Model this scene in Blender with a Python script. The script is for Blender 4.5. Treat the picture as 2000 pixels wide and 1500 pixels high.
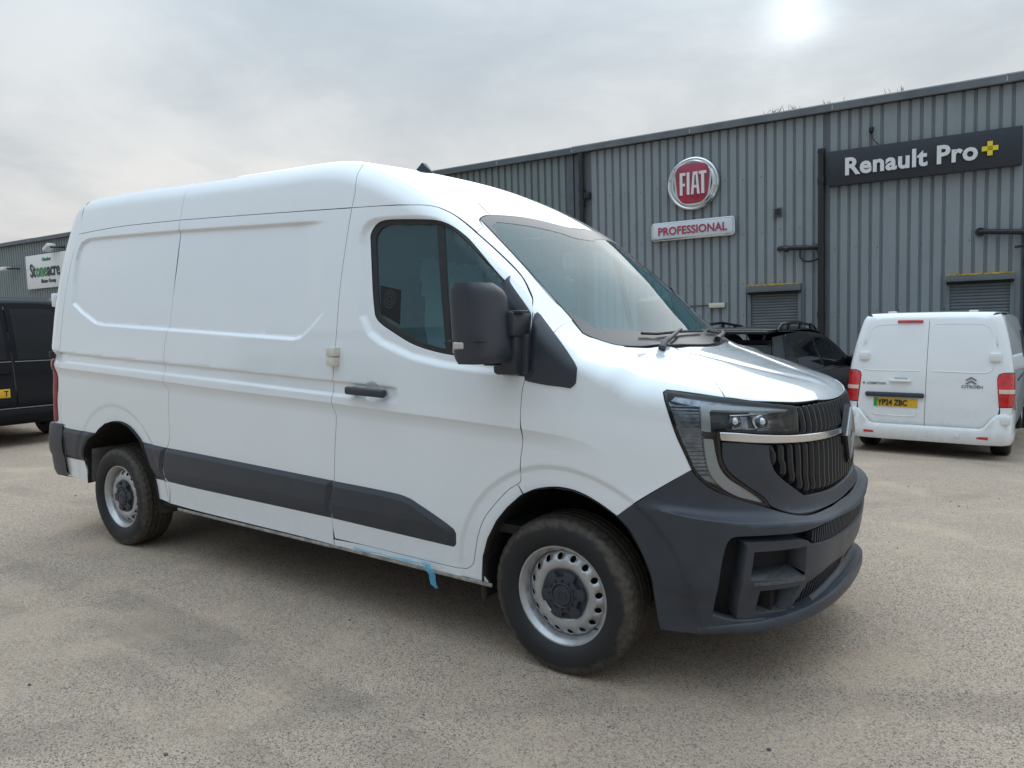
import bpy, bmesh, math, random
import numpy as np
from mathutils import Matrix, Vector
from mathutils.geometry import delaunay_2d_cdt
random.seed(7); rng = np.random.default_rng(7)
R_ = math.radians
for o in list(bpy.data.objects): bpy.data.objects.remove(o, do_unlink=True)
SC = bpy.context.scene
COL = SC.collection
# ------------------------------------------------------------------ camera
cam = bpy.data.objects.new('camera', bpy.data.cameras.new('camera'))
COL.objects.link(cam); SC.camera = cam
CAM = np.array([1.58957867, -3.63541352, 1.52432784])
_yaw, _pitch, _roll = -.599467364, -.0837667630, -.0159716332
_f = np.array([math.sin(_yaw)*math.cos(_pitch), math.cos(_yaw)*math.cos(_pitch), math.sin(_pitch)])
_r = np.cross(_f, [0, 0, 1]); _r /= np.linalg.norm(_r); _u = np.cross(_r, _f)
_r, _u = math.cos(_roll)*_r+math.sin(_roll)*_u, -math.sin(_roll)*_r+math.cos(_roll)*_u
cam.matrix_world = Matrix([[_r[i], _u[i], -_f[i], CAM[i]] for i in range(3)]+[[0, 0, 0, 1]])
cam.data.sensor_width = 36; cam.data.lens = 1446.45588/2000*36
cam.data.clip_end = 2000; cam.data.clip_start = .05
# ------------------------------------------------------------------ sky, sun, exposure
SUN = (_f + (1560-1000)/1446.456*_r + (750-20)/1446.456*_u); SUN /= np.linalg.norm(SUN)
world = bpy.data.worlds.new('World'); SC.world = world; world.use_nodes = True
def build_world():
    nt = world.node_tree; N = nt.nodes; L = nt.links; N.clear()
    out = N.new('ShaderNodeOutputWorld'); bg = N.new('ShaderNodeBackground'); L.new(bg.outputs[0], out.inputs[0])
    tc = N.new('ShaderNodeTexCoord'); d = tc.outputs['Generated']
    def m(op, a, b=None, c=None):
        n = N.new('ShaderNodeMath'); n.operation = op
        for i, v in enumerate((a, b, c)):
            if v is None: continue
            if isinstance(v, (int, float)): n.inputs[i].default_value = v
            else: L.new(v, n.inputs[i])
        return n.outputs[0]
    sep = N.new('ShaderNodeSeparateXYZ'); L.new(d, sep.inputs[0])
    z = m('MAXIMUM', sep.outputs[2], 0.0)
    # cloud sheet: direction projected on a layer overhead
    k = m('DIVIDE', 1.0, m('ADD', z, .16))
    cx = m('MULTIPLY', sep.outputs[0], k); cy = m('MULTIPLY', sep.outputs[1], k)
    comb = N.new('ShaderNodeCombineXYZ'); L.new(cx, comb.inputs[0]); L.new(cy, comb.inputs[1])
    def noise(scale, detail, rough, off, dist=.5):
        mp = N.new('ShaderNodeMapping'); mp.inputs['Location'].default_value = (off, off*.7, off*.3); L.new(comb.outputs[0], mp.inputs[0])
        n = N.new('ShaderNodeTexNoise'); n.inputs['Scale'].default_value = scale; n.inputs['Detail'].default_value = detail
        n.inputs['Roughness'].default_value = rough; n.inputs['Distortion'].default_value = dist; L.new(mp.outputs[0], n.inputs[0]); return n.outputs[0]
    c1 = noise(.75, 6, .52, 14.9); c2 = noise(2.2, 5, .6, 11.0)
    cl = m('ADD', m('MULTIPLY', c1, .8), m('MULTIPLY', c2, .2))
    cr = N.new('ShaderNodeMapRange'); cr.interpolation_type = 'SMOOTHSTEP'
    for i, v in zip((1, 2, 3, 4), (.36, .66, .0, 1.)): cr.inputs[i].default_value = v
    L.new(cl, cr.inputs[0])
    # overcast luminance: brighter overhead
    base = m('ADD', m('ADD', m('MULTIPLY', m('POWER', z, 3.2), 2.1), .63), m('MULTIPLY', m('POWER', m('SUBTRACT', 1.0, z), 5.0), .16))
    var = m('ADD', m('MULTIPLY', cr.outputs[0], .34), .85)
    dp = N.new('ShaderNodeVectorMath'); dp.operation = 'DOT_PRODUCT'; L.new(d, dp.inputs[0]); dp.inputs[1].default_value = tuple(SUN)
    side = m('ADD', m('MULTIPLY', dp.outputs['Value'], .5), .5)      # 1 towards the sun, 0 away from it
    lum = m('MULTIPLY', m('MULTIPLY', base, var), m('ADD', m('MULTIPLY', side, .34), .70))
    c = m('MAXIMUM', dp.outputs['Value'], 0.0)
    glow = m('ADD', m('MULTIPLY', m('POWER', c, 1900.0), .62), m('MULTIPLY', m('POWER', c, 120.0), .07))
    lum = m('ADD', lum, m('MULTIPLY', glow, m('ADD', m('MULTIPLY', cr.outputs[0], .8), .6)))
    # faint warm towards the horizon, cool in the thick cloud
    mix = N.new('ShaderNodeMix'); mix.data_type = 'RGBA'; mix.inputs[6].default_value = (.74, .93, 1.10, 1); mix.inputs[7].default_value = (1.0, 1.0, .985, 1)
    L.new(m('MINIMUM', m('MULTIPLY', m('ADD', m('MULTIPLY', cr.outputs[0], .35), m('MULTIPLY', m('POWER', m('SUBTRACT', 1.0, z), 3.0), 1.25)), m('ADD', m('MULTIPLY', side, .75), .35)), 1.0), mix.inputs[0])
    sky = N.new('ShaderNodeTexSky'); sky.sky_type = 'NISHITA'; sky.sun_disc = False
    sky.sun_elevation = math.asin(SUN[2]); sky.sun_rotation = math.atan2(SUN[0], SUN[1]); sky.dust_density = 1.0
    vm = N.new('ShaderNodeVectorMath'); vm.operation = 'SCALE'; L.new(mix.outputs[2], vm.inputs[0]); L.new(lum, vm.inputs['Scale'])
    v2 = N.new('ShaderNodeVectorMath'); v2.operation = 'SCALE'; L.new(sky.outputs[0], v2.inputs[0]); v2.inputs['Scale'].default_value = .0018
    v3 = N.new('ShaderNodeVectorMath'); v3.operation = 'ADD'; L.new(vm.outputs[0], v3.inputs[0]); L.new(v2.outputs[0], v3.inputs[1])
    L.new(v3.outputs[0], bg.inputs[0]); bg.inputs[1].default_value = 1.0
build_world()
sun = bpy.data.objects.new('sun', bpy.data.lights.new('sun', 'SUN')); COL.objects.link(sun)
sun.data.energy = 1.5; sun.data.angle = R_(80); sun.data.color = (1, .965, .91)
sun.rotation_euler = Vector(SUN).to_track_quat('Z', 'Y').to_euler()
SC.view_settings.view_transform = 'Standard'; SC.view_settings.look = 'None'
SC.view_settings.exposure = 0.0; SC.view_settings.gamma = 1.0; SC.view_settings.use_curve_mapping = False
SC.render.engine = 'CYCLES'
SC.cycles.max_bounces = 10; SC.cycles.transparent_max_bounces = 16
# ------------------------------------------------------------------ helpers
def link(o, parent=None):
    COL.objects.link(o)
    if parent is not None: o.parent = parent
    return o
def tag(o, label=None, cat=None, group=None, kind=None):
    for k, v in (('label', label), ('category', cat), ('group', group), ('kind', kind)):
        if v: o[k] = v
    return o
def thing(name, label, cat, loc=(0, 0, 0), rotz=0, group=None):
    o = bpy.data.objects.new(name, None); o.empty_display_size = .2
    link(o); o.location = loc; o.rotation_euler = (0, 0, rotz)
    return tag(o, label, cat, group)
def mesh_obj(name, verts, faces, mat, parent=None, smooth=False, normals=None):
    me = bpy.data.meshes.new(name); me.from_pydata([tuple(map(float, v)) for v in verts], [], [tuple(map(int, f)) for f in faces])
    if smooth: me.polygons.foreach_set('use_smooth', [True]*len(me.polygons))
    me.materials.append(mat); me.update()
    if normals is not None: me.normals_split_custom_set_from_vertices([tuple(map(float, n)) for n in normals])
    return link(bpy.data.objects.new(name, me), parent)
def bm_obj(name, bm, mat, parent=None, smooth=False, angle=None):
    me = bpy.data.meshes.new(name); bm.normal_update(); bm.to_mesh(me); bm.free()
    if smooth:
        me.polygons.foreach_set('use_smooth', [True]*len(me.polygons))
        if angle: me.set_sharp_from_angle(angle=R_(angle))
    me.materials.append(mat)
    return link(bpy.data.objects.new(name, me), parent)
def add_box(bm, c, s, bev=0.0, rot=None, seg=2):
    r = bmesh.ops.create_cube(bm, size=1.0)['verts']
    M = Matrix.Translation(Vector(c)) @ (rot.to_4x4() if rot is not None else Matrix.Identity(4)) @ Matrix.Diagonal((s[0], s[1], s[2], 1))
    bmesh.ops.transform(bm, matrix=M, verts=r)
    if bev > 0:
        es = list({e for v in r for e in v.link_edges})
        bmesh.ops.bevel(bm, geom=es, offset=bev, segments=seg, affect='EDGES', profile=.5)
def box_obj(name, c, s, mat, parent=None, bev=0.0, rot=None, seg=2):
    bm = bmesh.new(); add_box(bm, c, s, bev, rot, seg); return bm_obj(name, bm, mat, parent, smooth=bev > 0, angle=40)
def tube(bm, pts, r, seg=10, caps=True):
    pts = [np.array(p, float) for p in pts]; rings = []
    rr = r if hasattr(r, '__len__') else [r]*len(pts)
    up = None
    for i, p in enumerate(pts):
        t = pts[min(i+1, len(pts)-1)]-pts[max(i-1, 0)]; t /= np.linalg.norm(t)
        if up is None: up = np.array([0, 0, 1.]) if abs(t[2]) < .9 else np.array([1., 0, 0])
        a = np.cross(t, up); a /= np.linalg.norm(a); b = np.cross(a, t); up = b
        rings.append([bm.verts.new(p+rr[i]*(math.cos(x)*a+math.sin(x)*b)) for x in np.arange(seg)*2*math.pi/seg])
    for i in range(len(rings)-1):
        for j in range(seg): bm.faces.new((rings[i][j], rings[i][(j+1) % seg], rings[i+1][(j+1) % seg], rings[i+1][j]))
    if caps: bm.faces.new(rings[0][::-1]); bm.faces.new(rings[-1])
def tube_obj(name, pts, r, mat, parent=None, seg=10):
    bm = bmesh.new(); tube(bm, pts, r, seg); bmesh.ops.recalc_face_normals(bm, faces=bm.faces[:]); return bm_obj(name, bm, mat, parent, True, 50)
def lathe_obj(name, prof, seg, mat, parent=None, mod=None, angle=35):
    """profile (r, y) turned round the y axis"""
    n = len(prof); V = []; Fc = []
    for i in range(seg):
        a = 2*math.pi*i/seg
        for j, (r, y) in enumerate(prof):
            rr = r+(mod(i, j) if mod else 0); V.append((rr*math.cos(a), y, rr*math.sin(a)))
    for i in range(seg):
        for j in range(n-1):
            a, b = i*n+j, ((i+1) % seg)*n+j; Fc.append((a, b, b+1, a+1))
    bm = bmesh.new(); vs = [bm.verts.new(v) for v in V]
    for f in Fc: bm.faces.new([vs[k] for k in f])
    bmesh.ops.remove_doubles(bm, verts=bm.verts[:], dist=1e-6)
    bmesh.ops.recalc_face_normals(bm, faces=bm.faces[:])
    return bm_obj(name, bm, mat, parent, True, angle)
def prism_obj(name, poly, t, mat, parent=None, bev=0.0, M=None):
    """polygon in local xz, front at y=0, back at y=t"""
    bm = bmesh.new(); vs = [bm.verts.new((x, 0, z)) for x, z in poly]; f = bm.faces.new(vs)
    e = bmesh.ops.extrude_face_region(bm, geom=[f]); bmesh.ops.translate(bm, verts=[v for v in e['geom'] if isinstance(v, bmesh.types.BMVert)], vec=(0, t, 0))
    bmesh.ops.recalc_face_normals(bm, faces=bm.faces[:])
    if bev: 
        es = [x for x in bm.edges if abs(x.verts[0].co.y) < 1e-6 and abs(x.verts[1].co.y) < 1e-6]
        bmesh.ops.bevel(bm, geom=es, offset=bev, segments=2, affect='EDGES', profile=.5)
    o = bm_obj(name, bm, mat, parent, bool(bev), 40)
    if M is not None: o.matrix_basis = M
    return o
def text_mesh(s, size, depth, fat=0.0, sx=1.0, align='LEFT', bev=0.0, sp=1.0):
    cu = bpy.data.curves.new('t', 'FONT'); cu.body = s; cu.size = size; cu.extrude = depth; cu.offset = fat; cu.align_x = align; cu.bevel_depth = bev; cu.resolution_u = 3; cu.space_character = sp
    ob = bpy.data.objects.new('t', cu); COL.objects.link(ob)
    dg = bpy.context.evaluated_depsgraph_get(); me = bpy.data.meshes.new_from_object(ob.evaluated_get(dg))
    bpy.data.objects.remove(ob, do_unlink=True); bpy.data.curves.remove(cu)
    # text lies in xy facing +z -> stand it in xz facing -y
    me.transform(Matrix.Diagonal((sx, 1, 1, 1))); me.transform(Matrix.Rotation(R_(90), 4, 'X'))
    return me
def text_obj(name, s, size, depth, mat, parent, loc, fat=0.0, sx=1.0, align='LEFT', rot=(0, 0, 0), sp=1.0):
    me = text_mesh(s, size, depth, fat, sx, align, 0.0, sp); me.materials.clear(); me.materials.append(mat); me.name = name
    o = link(bpy.data.objects.new(name, me), parent); o.location = loc; o.rotation_euler = rot; return o
def copy_tree(o, parent=None):
    c = o.copy(); COL.objects.link(c); c.parent = parent
    for ch in list(o.children): copy_tree(ch, c)
    return c
def mirror_y(o):
    """the same part on the other side of the thing"""
    c = o.copy(); COL.objects.link(c); c.parent = o.parent
    c.matrix_basis = Matrix.Diagonal((1, -1, 1, 1)) @ o.matrix_basis
    for ch in list(o.children):
        d = ch.copy(); COL.objects.link(d); d.parent = c; d.matrix_basis = ch.matrix_basis.copy()
    return c
# ------------------------------------------------------------------ materials
def mat(name, col, rough=.5, metal=0.0, coat=0.0, var=0.0, vscale=3.0, bump=0.0, bscale=200., rvar=0.0, spec=.5, dirt=None, coords='Object', alpha=None, vdetail=5):
    m = bpy.data.materials.new(name); m.use_nodes = True; nt = m.node_tree; N = nt.nodes; L = nt.links
    b = N['Principled BSDF']; b.inputs['Base Color'].default_value = (*col, 1); b.inputs['Roughness'].default_value = rough
    b.inputs['Metallic'].default_value = metal; b.inputs['Coat Weight'].default_value = coat; b.inputs['Coat Roughness'].default_value = .04
    b.inputs['Specular IOR Level'].default_value = spec
    tc = N.new('ShaderNodeTexCoord')
    colout = None
    if var or rvar:
        n = N.new('ShaderNodeTexNoise'); n.inputs['Scale'].default_value = vscale; n.inputs['Detail'].default_value = vdetail; n.inputs['Roughness'].default_value = .6; L.new(tc.outputs[coords], n.inputs[0])
        if var:
            r = N.new('ShaderNodeValToRGB'); r.color_ramp.elements[0].position = .3; r.color_ramp.elements[1].position = .72
            r.color_ramp.elements[0].color = (*[c*(1-var) for c in col], 1); r.color_ramp.elements[1].color = (*[min(1, c*(1+var)) for c in col], 1)
            L.new(n.outputs[0], r.inputs[0]); colout = r.outputs[0]
        if rvar:
            q = N.new('ShaderNodeMapRange'); q.inputs[1].default_value = .3; q.inputs[2].default_value = .7; q.inputs[3].default_value = max(0, rough-rvar); q.inputs[4].default_value = min(1, rough+rvar)
            L.new(n.outputs[0], q.inputs[0]); L.new(q.outputs[0], b.inputs['Roughness'])
    if dirt:
        # dust and splashes that fade with height: (colour, z low, z high, amount)
        dc, z0, z1, am = dirt
        sp = N.new('ShaderNodeSeparateXYZ'); L.new(tc.outputs['Object'], sp.inputs[0])
        h = N.new('ShaderNodeMapRange'); h.inputs[1].default_value = z0; h.inputs[2].default_value = z1; h.inputs[3].default_value = 1; h.inputs[4].default_value = 0; L.new(sp.outputs[2], h.inputs[0])
        n2 = N.new('ShaderNodeTexNoise'); n2.inputs['Scale'].default_value = 9; n2.inputs['Detail'].default_value = 9; n2.inputs['Roughness'].default_value = .72; L.new(tc.outputs['Object'], n2.inputs[0])
        q = N.new('ShaderNodeMapRange'); q.inputs[1].default_value = .42; q.inputs[2].default_value = .7; L.new(n2.outputs[0], q.inputs[0])
        mu = N.new('ShaderNodeMath'); mu.operation = 'MULTIPLY'; L.new(h.outputs[0], mu.inputs[0]); L.new(q.outputs[0], mu.inputs[1])
        mu2 = N.new('ShaderNodeMath'); mu2.operation = 'MULTIPLY'; L.new(mu.outputs[0], mu2.inputs[0]); mu2.inputs[1].default_value = am
        mx = N.new('ShaderNodeMix'); mx.data_type = 'RGBA'; mx.inputs[7].default_value = (*dc, 1)
        if colout: L.new(colout, mx.inputs[6])
        else: mx.inputs[6].default_value = (*col, 1)
        L.new(mu2.outputs[0], mx.inputs[0]); colout = mx.outputs[2]
    if colout: L.new(colout, b.inputs['Base Color'])
    if bump:
        n = N.new('ShaderNodeTexNoise'); n.inputs['Scale'].default_value = bscale; n.inputs['Detail'].default_value = 4; L.new(tc.outputs[coords], n.inputs[0])
        bp = N.new('ShaderNodeBump'); bp.inputs['Strength'].default_value = bump; bp.inputs['Distance'].default_value = .002; L.new(n.outputs[0], bp.inputs['Height']); L.new(bp.outputs[0], b.inputs['Normal'])
    return m
def glass(name, tint, ior=1.5, rough=.0, haze=None):
    """a thin pane: what is behind shows through its tint, the sky mirrors in it by Fresnel"""
    m = bpy.data.materials.new(name); m.use_nodes = True; nt = m.node_tree; N = nt.nodes; L = nt.links; N.clear()
    out = N.new('ShaderNodeOutputMaterial'); mx = N.new('ShaderNodeMixShader'); tr = N.new('ShaderNodeBsdfTransparent'); gl = N.new('ShaderNodeBsdfGlossy'); fr = N.new('ShaderNodeFresnel')
    tr.inputs[0].default_value = (*tint, 1); gl.inputs['Roughness'].default_value = rough; fr.inputs[0].default_value = ior
    src = tr.outputs[0]
    if haze:
        df = N.new('ShaderNodeBsdfDiffuse'); df.inputs[0].default_value = (*haze[0], 1); m2 = N.new('ShaderNodeMixShader'); m2.inputs[0].default_value = haze[1]
        L.new(tr.outputs[0], m2.inputs[1]); L.new(df.outputs[0], m2.inputs[2]); src = m2.outputs[0]
    L.new(fr.outputs[0], mx.inputs[0]); L.new(src, mx.inputs[1]); L.new(gl.outputs[0], mx.inputs[2]); L.new(mx.outputs[0], out.inputs[0])
    return m
M_PAINT = mat('white_paint', (.80, .83, .855), .16, coat=1.0, dirt=((.50, .46, .40), .30, .85, .16), var=.015, vscale=2)
M_PLASTIC = mat('charcoal_plastic', (.036, .042, .055), .42, var=.12, vscale=6, bump=.25, bscale=900, rvar=.06, dirt=((.13, .125, .12), .25, .85, .22))
M_PLASTIC_U = mat('charcoal_plastic_clean', (.032, .037, .048), .42, var=.1, vscale=7, bump=.25, bscale=900, rvar=.05)
M_BLACK = mat('gloss_black', (.006, .006, .007), .2, spec=.35)
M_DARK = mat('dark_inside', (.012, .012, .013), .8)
M_RUBBER_SHADE = mat('black_rubber_seam_shade', (.016, .016, .017), .6, var=.2, vscale=15)
M_CHROME = mat('satin_chrome', (.62, .62, .62), .16, metal=1.0)
M_SILVER = mat('silver_steel', (.47, .475, .485), .32, metal=.65, var=.08, vscale=30, dirt=((.22, .19, .15), -.30, .25, .35))
M_LAMPGREY = mat('light_guide', (.66, .68, .69), .28, coat=.6)
M_RED = mat('red_lens', (.58, .020, .022), .12, coat=.8, var=.35, vscale=14)
M_GLASS = glass('side_glass', (.40, .56, .59), 1.52, haze=((.17, .33, .38), .20))
M_WS = glass('windscreen_glass', (.60, .83, .86), 1.42, haze=((.14, .46, .53), .16))
M_LENS = glass('lamp_lens', (.92, .94, .95), 1.5)
M_FRIT = mat('windscreen_border', (.035, .036, .042), .25)

# ------------------------------------------------------------------ ground
def ground_z(y):
    y = np.asarray(y, float); t = np.clip(y-1.3, 0, 13.5)
    return -.057*(np.sqrt(t*t+.8)-math.sqrt(.8))
def ground_material():
    m = bpy.data.materials.new('worn_tarmac'); m.use_nodes = True; nt = m.node_tree; N = nt.nodes; L = nt.links; b = N['Principled BSDF']
    tc = N.new('ShaderNodeTexCoord'); P = tc.outputs['Object']
    def noise(s, d=4, r=.6, dist=0, vec=None):
        n = N.new('ShaderNodeTexNoise'); n.inputs['Scale'].default_value = s; n.inputs['Detail'].default_value = d; n.inputs['Roughness'].default_value = r; n.inputs['Distortion'].default_value = dist; L.new(vec or P, n.inputs[0]); return n.outputs[0]
    def ramp(v, a, b_, c0, c1):
        q = N.new('ShaderNodeMapRange'); q.interpolation_type = 'SMOOTHSTEP'
        for i, x in zip((1, 2, 3, 4), (a, b_, c0, c1)): q.inputs[i].default_value = x
        L.new(v, q.inputs[0]); return q.outputs[0]
    def mul(a, c):
        n = N.new('ShaderNodeMath'); n.operation = 'MULTIPLY'; L.new(a, n.inputs[0])
        if isinstance(c, (int, float)): n.inputs[1].default_value = c
        else: L.new(c, n.inputs[1])
        return n.outputs[0]
    def mixc(f, a, c):
        x = N.new('ShaderNodeMix'); x.data_type = 'RGBA'
        if isinstance(f, (int, float)): x.inputs[0].default_value = f
        else: L.new(f, x.inputs[0])
        for i, v in ((6, a), (7, c)):
            if isinstance(v, tuple): x.inputs[i].default_value = (*v, 1)
            else: L.new(v, x.inputs[i])
        return x.outputs[2]
    # crushed stone in a bitumen binder: single chips by Voronoi cell
    vo = N.new('ShaderNodeTexVoronoi'); vo.inputs['Scale'].default_value = 185; vo.inputs['Randomness'].default_value = 1; L.new(P, vo.inputs[0])
    sepc = N.new('ShaderNodeSeparateColor'); L.new(vo.outputs['Color'], sepc.inputs[0])
    chip = N.new('ShaderNodeValToRGB'); cr = chip.color_ramp
    cr.elements[0].position = 0; cr.elements[0].color = (.14, .13, .118, 1); cr.elements[1].position = 1; cr.elements[1].color = (.74, .68, .59, 1)
    for p_, c in ((.12, (.20, .186, .168)), (.22, (.42, .39, .348)), (.55, (.545, .500, .440)), (.88, (.61, .560, .49))):
        e = cr.elements.new(p_); e.color = (*c, 1)
    L.new(sepc.outputs[0], chip.inputs[0])
    vo2 = N.new('ShaderNodeTexVoronoi'); vo2.inputs['Scale'].default_value = 42; L.new(P, vo2.inputs[0])
    s2 = N.new('ShaderNodeSeparateColor'); L.new(vo2.outputs['Color'], s2.inputs[0])
    c = chip.outputs[0]
    # binder between chips
    c = mixc(ramp(vo.outputs['Distance'], .45, .8, 0, .35), c, (0.202, 0.183, 0.156))
    # broad wear: pale scoured areas, dark oily areas, brown dust
    c = mixc(ramp(noise(.33, 5, .55, .6), .40, .64, .0, .34), c, (0.349, 0.318, 0.277))
    c = mixc(ramp(noise(1.3, 6, .65, .3), .48, .68, 0, .48), c, (0.620, 0.547, 0.447))
    c = mixc(ramp(noise(3.1, 5, .7, .5), .54, .72, 0, .38), c, (0.449, 0.360, 0.256))
    # tyre scuffs running along the yard
    # an old damp oil patch in front of the van's side
    def patch(x, y, sx, sy, rot):
        q = N.new('ShaderNodeMapping'); q.vector_type = 'TEXTURE'; q.inputs['Location'].default_value = (x, y, 0); q.inputs['Scale'].default_value = (sx, sy, 1); q.inputs['Rotation'].default_value = (0, 0, R_(rot)); L.new(P, q.inputs[0])
        ln = N.new('ShaderNodeVectorMath'); ln.operation = 'LENGTH'; L.new(q.outputs[0], ln.inputs[0])
        a = N.new('ShaderNodeMath'); a.operation = 'ADD'; L.new(ln.outputs['Value'], a.inputs[0]); L.new(mul(noise(5, 6, .75, .6), 1.1), a.inputs[1])
        return ramp(a.outputs[0], .75, 1.5, 1, 0)
    for x, y, sx, sy, ro, am, cc in ((.05, -2.05, .34, .17, 30, .62, (0.116, 0.105, 0.088)), (-.22, -2.42, .30, .10, 40, .40, (0.232, 0.188, 0.128)), (-1.9, -1.75, .9, .18, 4, .30, (0.186, 0.177, 0.163)), (3.1, 1.0, 1.4, .22, -20, .30, (0.232, 0.217, 0.199)), (4.6, 3.4, 2.0, .25, -25, .28, (0.232, 0.217, 0.199))):
        c = mixc(mul(patch(x, y, sx, sy, ro), am), c, cc)
    # turning tyre marks: rings about far centres, broken up by noise
    def ring(cx, cy, r, w, am):
        nonlocal c
        q = N.new('ShaderNodeMapping'); q.vector_type = 'TEXTURE'; q.inputs['Location'].default_value = (cx, cy, 0); L.new(P, q.inputs[0])
        ln = N.new('ShaderNodeVectorMath'); ln.operation = 'LENGTH'; L.new(q.outputs[0], ln.inputs[0])
        d_ = N.new('ShaderNodeMath'); d_.operation = 'SUBTRACT'; L.new(ln.outputs['Value'], d_.inputs[0]); d_.inputs[1].default_value = r
        a_ = N.new('ShaderNodeMath'); a_.operation = 'ABSOLUTE'; L.new(d_.outputs[0], a_.inputs[0])
        c = mixc(mul(mul(ramp(a_.outputs[0], w*.5, w, 1, 0), ramp(noise(1.7, 6, .7, .4), .40, .62, .1, 1.)), am*.6), c, (.17, .16, .15))
    ring(-2.5, -14.0, 12.45, .16, .55); ring(-2.5, -14.0, 12.05, .10, .35); ring(6.0, -9.5, 10.2, .15, .45); ring(6.0, -9.5, 8.65, .15, .45); ring(9.0, 12.0, 9.3, .16, .5); ring(9.0, 12.0, 7.7, .16, .45); ring(-7, 9, 9.6, .15, .4)
    gm = N.new('ShaderNodeMix'); gm.data_type = 'RGBA'; gm.blend_type = 'MULTIPLY'; gm.inputs[0].default_value = 1; gm.inputs[7].default_value = (.90, .775, .69, 1); L.new(c, gm.inputs[6]); c = gm.outputs[2]
    L.new(c, b.inputs['Base Color'])
    b.inputs['Roughness'].default_value = .88; b.inputs['Specular IOR Level'].default_value = .3
    bp = N.new('ShaderNodeBump'); bp.inputs['Strength'].default_value = .9; bp.inputs['Distance'].default_value = .004; bp.invert = True
    L.new(vo.outputs['Distance'], bp.inputs['Height'])
    b2 = N.new('ShaderNodeBump'); b2.inputs['Strength'].default_value = .5; b2.inputs['Distance'].default_value = .02; L.new(noise(7, 5, .6), b2.inputs['Height']); L.new(bp.outputs[0], b2.inputs['Normal'])
    L.new(b2.outputs[0], b.inputs['Normal'])
    return m
def make_ground():
    xs = np.array([-400, -120, -60, -30, -14, -8, -4, 0, 4, 8, 14, 30, 60, 120, 400.]); ys = np.concatenate([[-400, -120, -40, -15, -6, -2, 0], np.linspace(.6, 16, 40), [40, 120, 400]])
    V = [(x, y, ground_z(y)) for y in ys for x in xs]; n = len(xs)
    Fc = [(j*n+i, j*n+i+1, (j+1)*n+i+1, (j+1)*n+i) for j in range(len(ys)-1) for i in range(n-1)]
    o = mesh_obj('ground', V, Fc, ground_material(), None, True); o['kind'] = 'structure'
make_ground()
def make_pebbles():
    bm = bmesh.new()
    for _ in range(260):
        x, y = rng.uniform(-6, 6), rng.uniform(-3.2, 5)
        if -4.6 < x < 1.1 and -1.05 < y < 1.05: continue
        s = rng.uniform(.003, .009) * (1.5 if rng.random() < .1 else 1)
        v = bmesh.ops.create_icosphere(bm, subdivisions=1, radius=s)['verts']
        for q in v: q.co *= rng.uniform(.75, 1.2)
        bmesh.ops.transform(bm, matrix=Matrix.Translation((x, y, float(ground_z(y))+s*.4)) @ Matrix.Diagonal((1, rng.uniform(.7, 1.3), .7, 1)), verts=v)
    o = bm_obj('loose_grit', bm, mat('grit', (.12, .11, .10), .85, var=.8, vscale=4)); o['kind'] = 'stuff'
    tag(o, 'scattered dark grit lying loose on the worn tarmac', 'grit')
make_pebbles()
# ------------------------------------------------------------------ warehouse units along the yard
D1 = np.array([.9985573, .05169617, .01451979]); UP2 = np.array([-.01450038, -.00075070, .99989458]); BK = np.cross(UP2, D1)
H0 = 2.17                                     # height of the eye above the foot of the wall
WALL0 = CAM - 17*np.array([.05170162, -.99866258, 0]) - H0*UP2
def wall_thing(name, label, cat, a, h, group=None):
    """an Empty on the wall plane, local x along the wall, -y out of it, z up; a, h from the eye's foot point"""
    o = bpy.data.objects.new(name, None); o.empty_display_size = .2; link(o)
    p = WALL0 + a*D1 + (h+H0)*UP2
    o.matrix_world = Matrix([[D1[i], BK[i], UP2[i], p[i]] for i in range(3)]+[[0, 0, 0, 1]])
    return tag(o, label, cat, group)
M_CLAD = mat('grey_cladding', (.245, .277, .296), .5, var=.09, vscale=.9, rvar=.08, bump=.06, bscale=8, dirt=((.17, .165, .15), 0., 7., .25))
M_CLAD2 = mat('green_grey_cladding', (.178, .215, .222), .5, var=.09, vscale=.8, rvar=.08)
M_TRIM = mat('grey_trim', (.13, .145, .155), .5, var=.22, vscale=2.5, dirt=((.06, .065, .05), -9, 9, .35))
M_TRIM2 = mat('blue_grey_trim', (.095, .11, .125), .45, var=.15, vscale=2.5)
M_PIPE = mat('black_pipe', (.014, .015, .017), .35, var=.2, vscale=10)
M_SCREW = mat('screw_cap', (.05, .055, .06), .5)
M_SHUT = mat('shutter_grey', (.13, .15, .16), .45, var=.12, vscale=4, rvar=.1)
M_YEL = mat('faded_yellow_tape', (.52, .33, .06), .6, var=.5, vscale=22)
HE = H0+4.26                                   # underside of the eave flashing
def clad_mesh(name, w, z0, z1, mt, pitch=.2):
    prof = []
    n = int(round(w/pitch))
    for i in range(n):
        x = i*pitch
        prof += [(x, 0), (x+pitch*.66, 0), (x+pitch*.735, .042), (x+pitch*.79, .042), (x+pitch*.83, .032), (x+pitch*.87, .042), (x+pitch*.93, .042)]
    prof.append((w, 0))
    V = [(x, y, z) for x, y in prof for z in (z0, z1)]
    Fc = [(2*i, 2*i+2, 2*i+3, 2*i+1) for i in range(len(prof)-1)]
    me = bpy.data.meshes.new(name); me.from_pydata(V, [], Fc); me.materials.append(mt); me.update(); return me
def clad_wall(root, a0, n, w, z0, z1, mt, lap=True):
    me = clad_mesh('cladding_sheet', w, z0, z1, mt)
    for i in range(n):
        o = link(bpy.data.objects.new('cladding_sheet', me), root); o.location = (a0+i*w, -.0025*(i % 2), 0)
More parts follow.
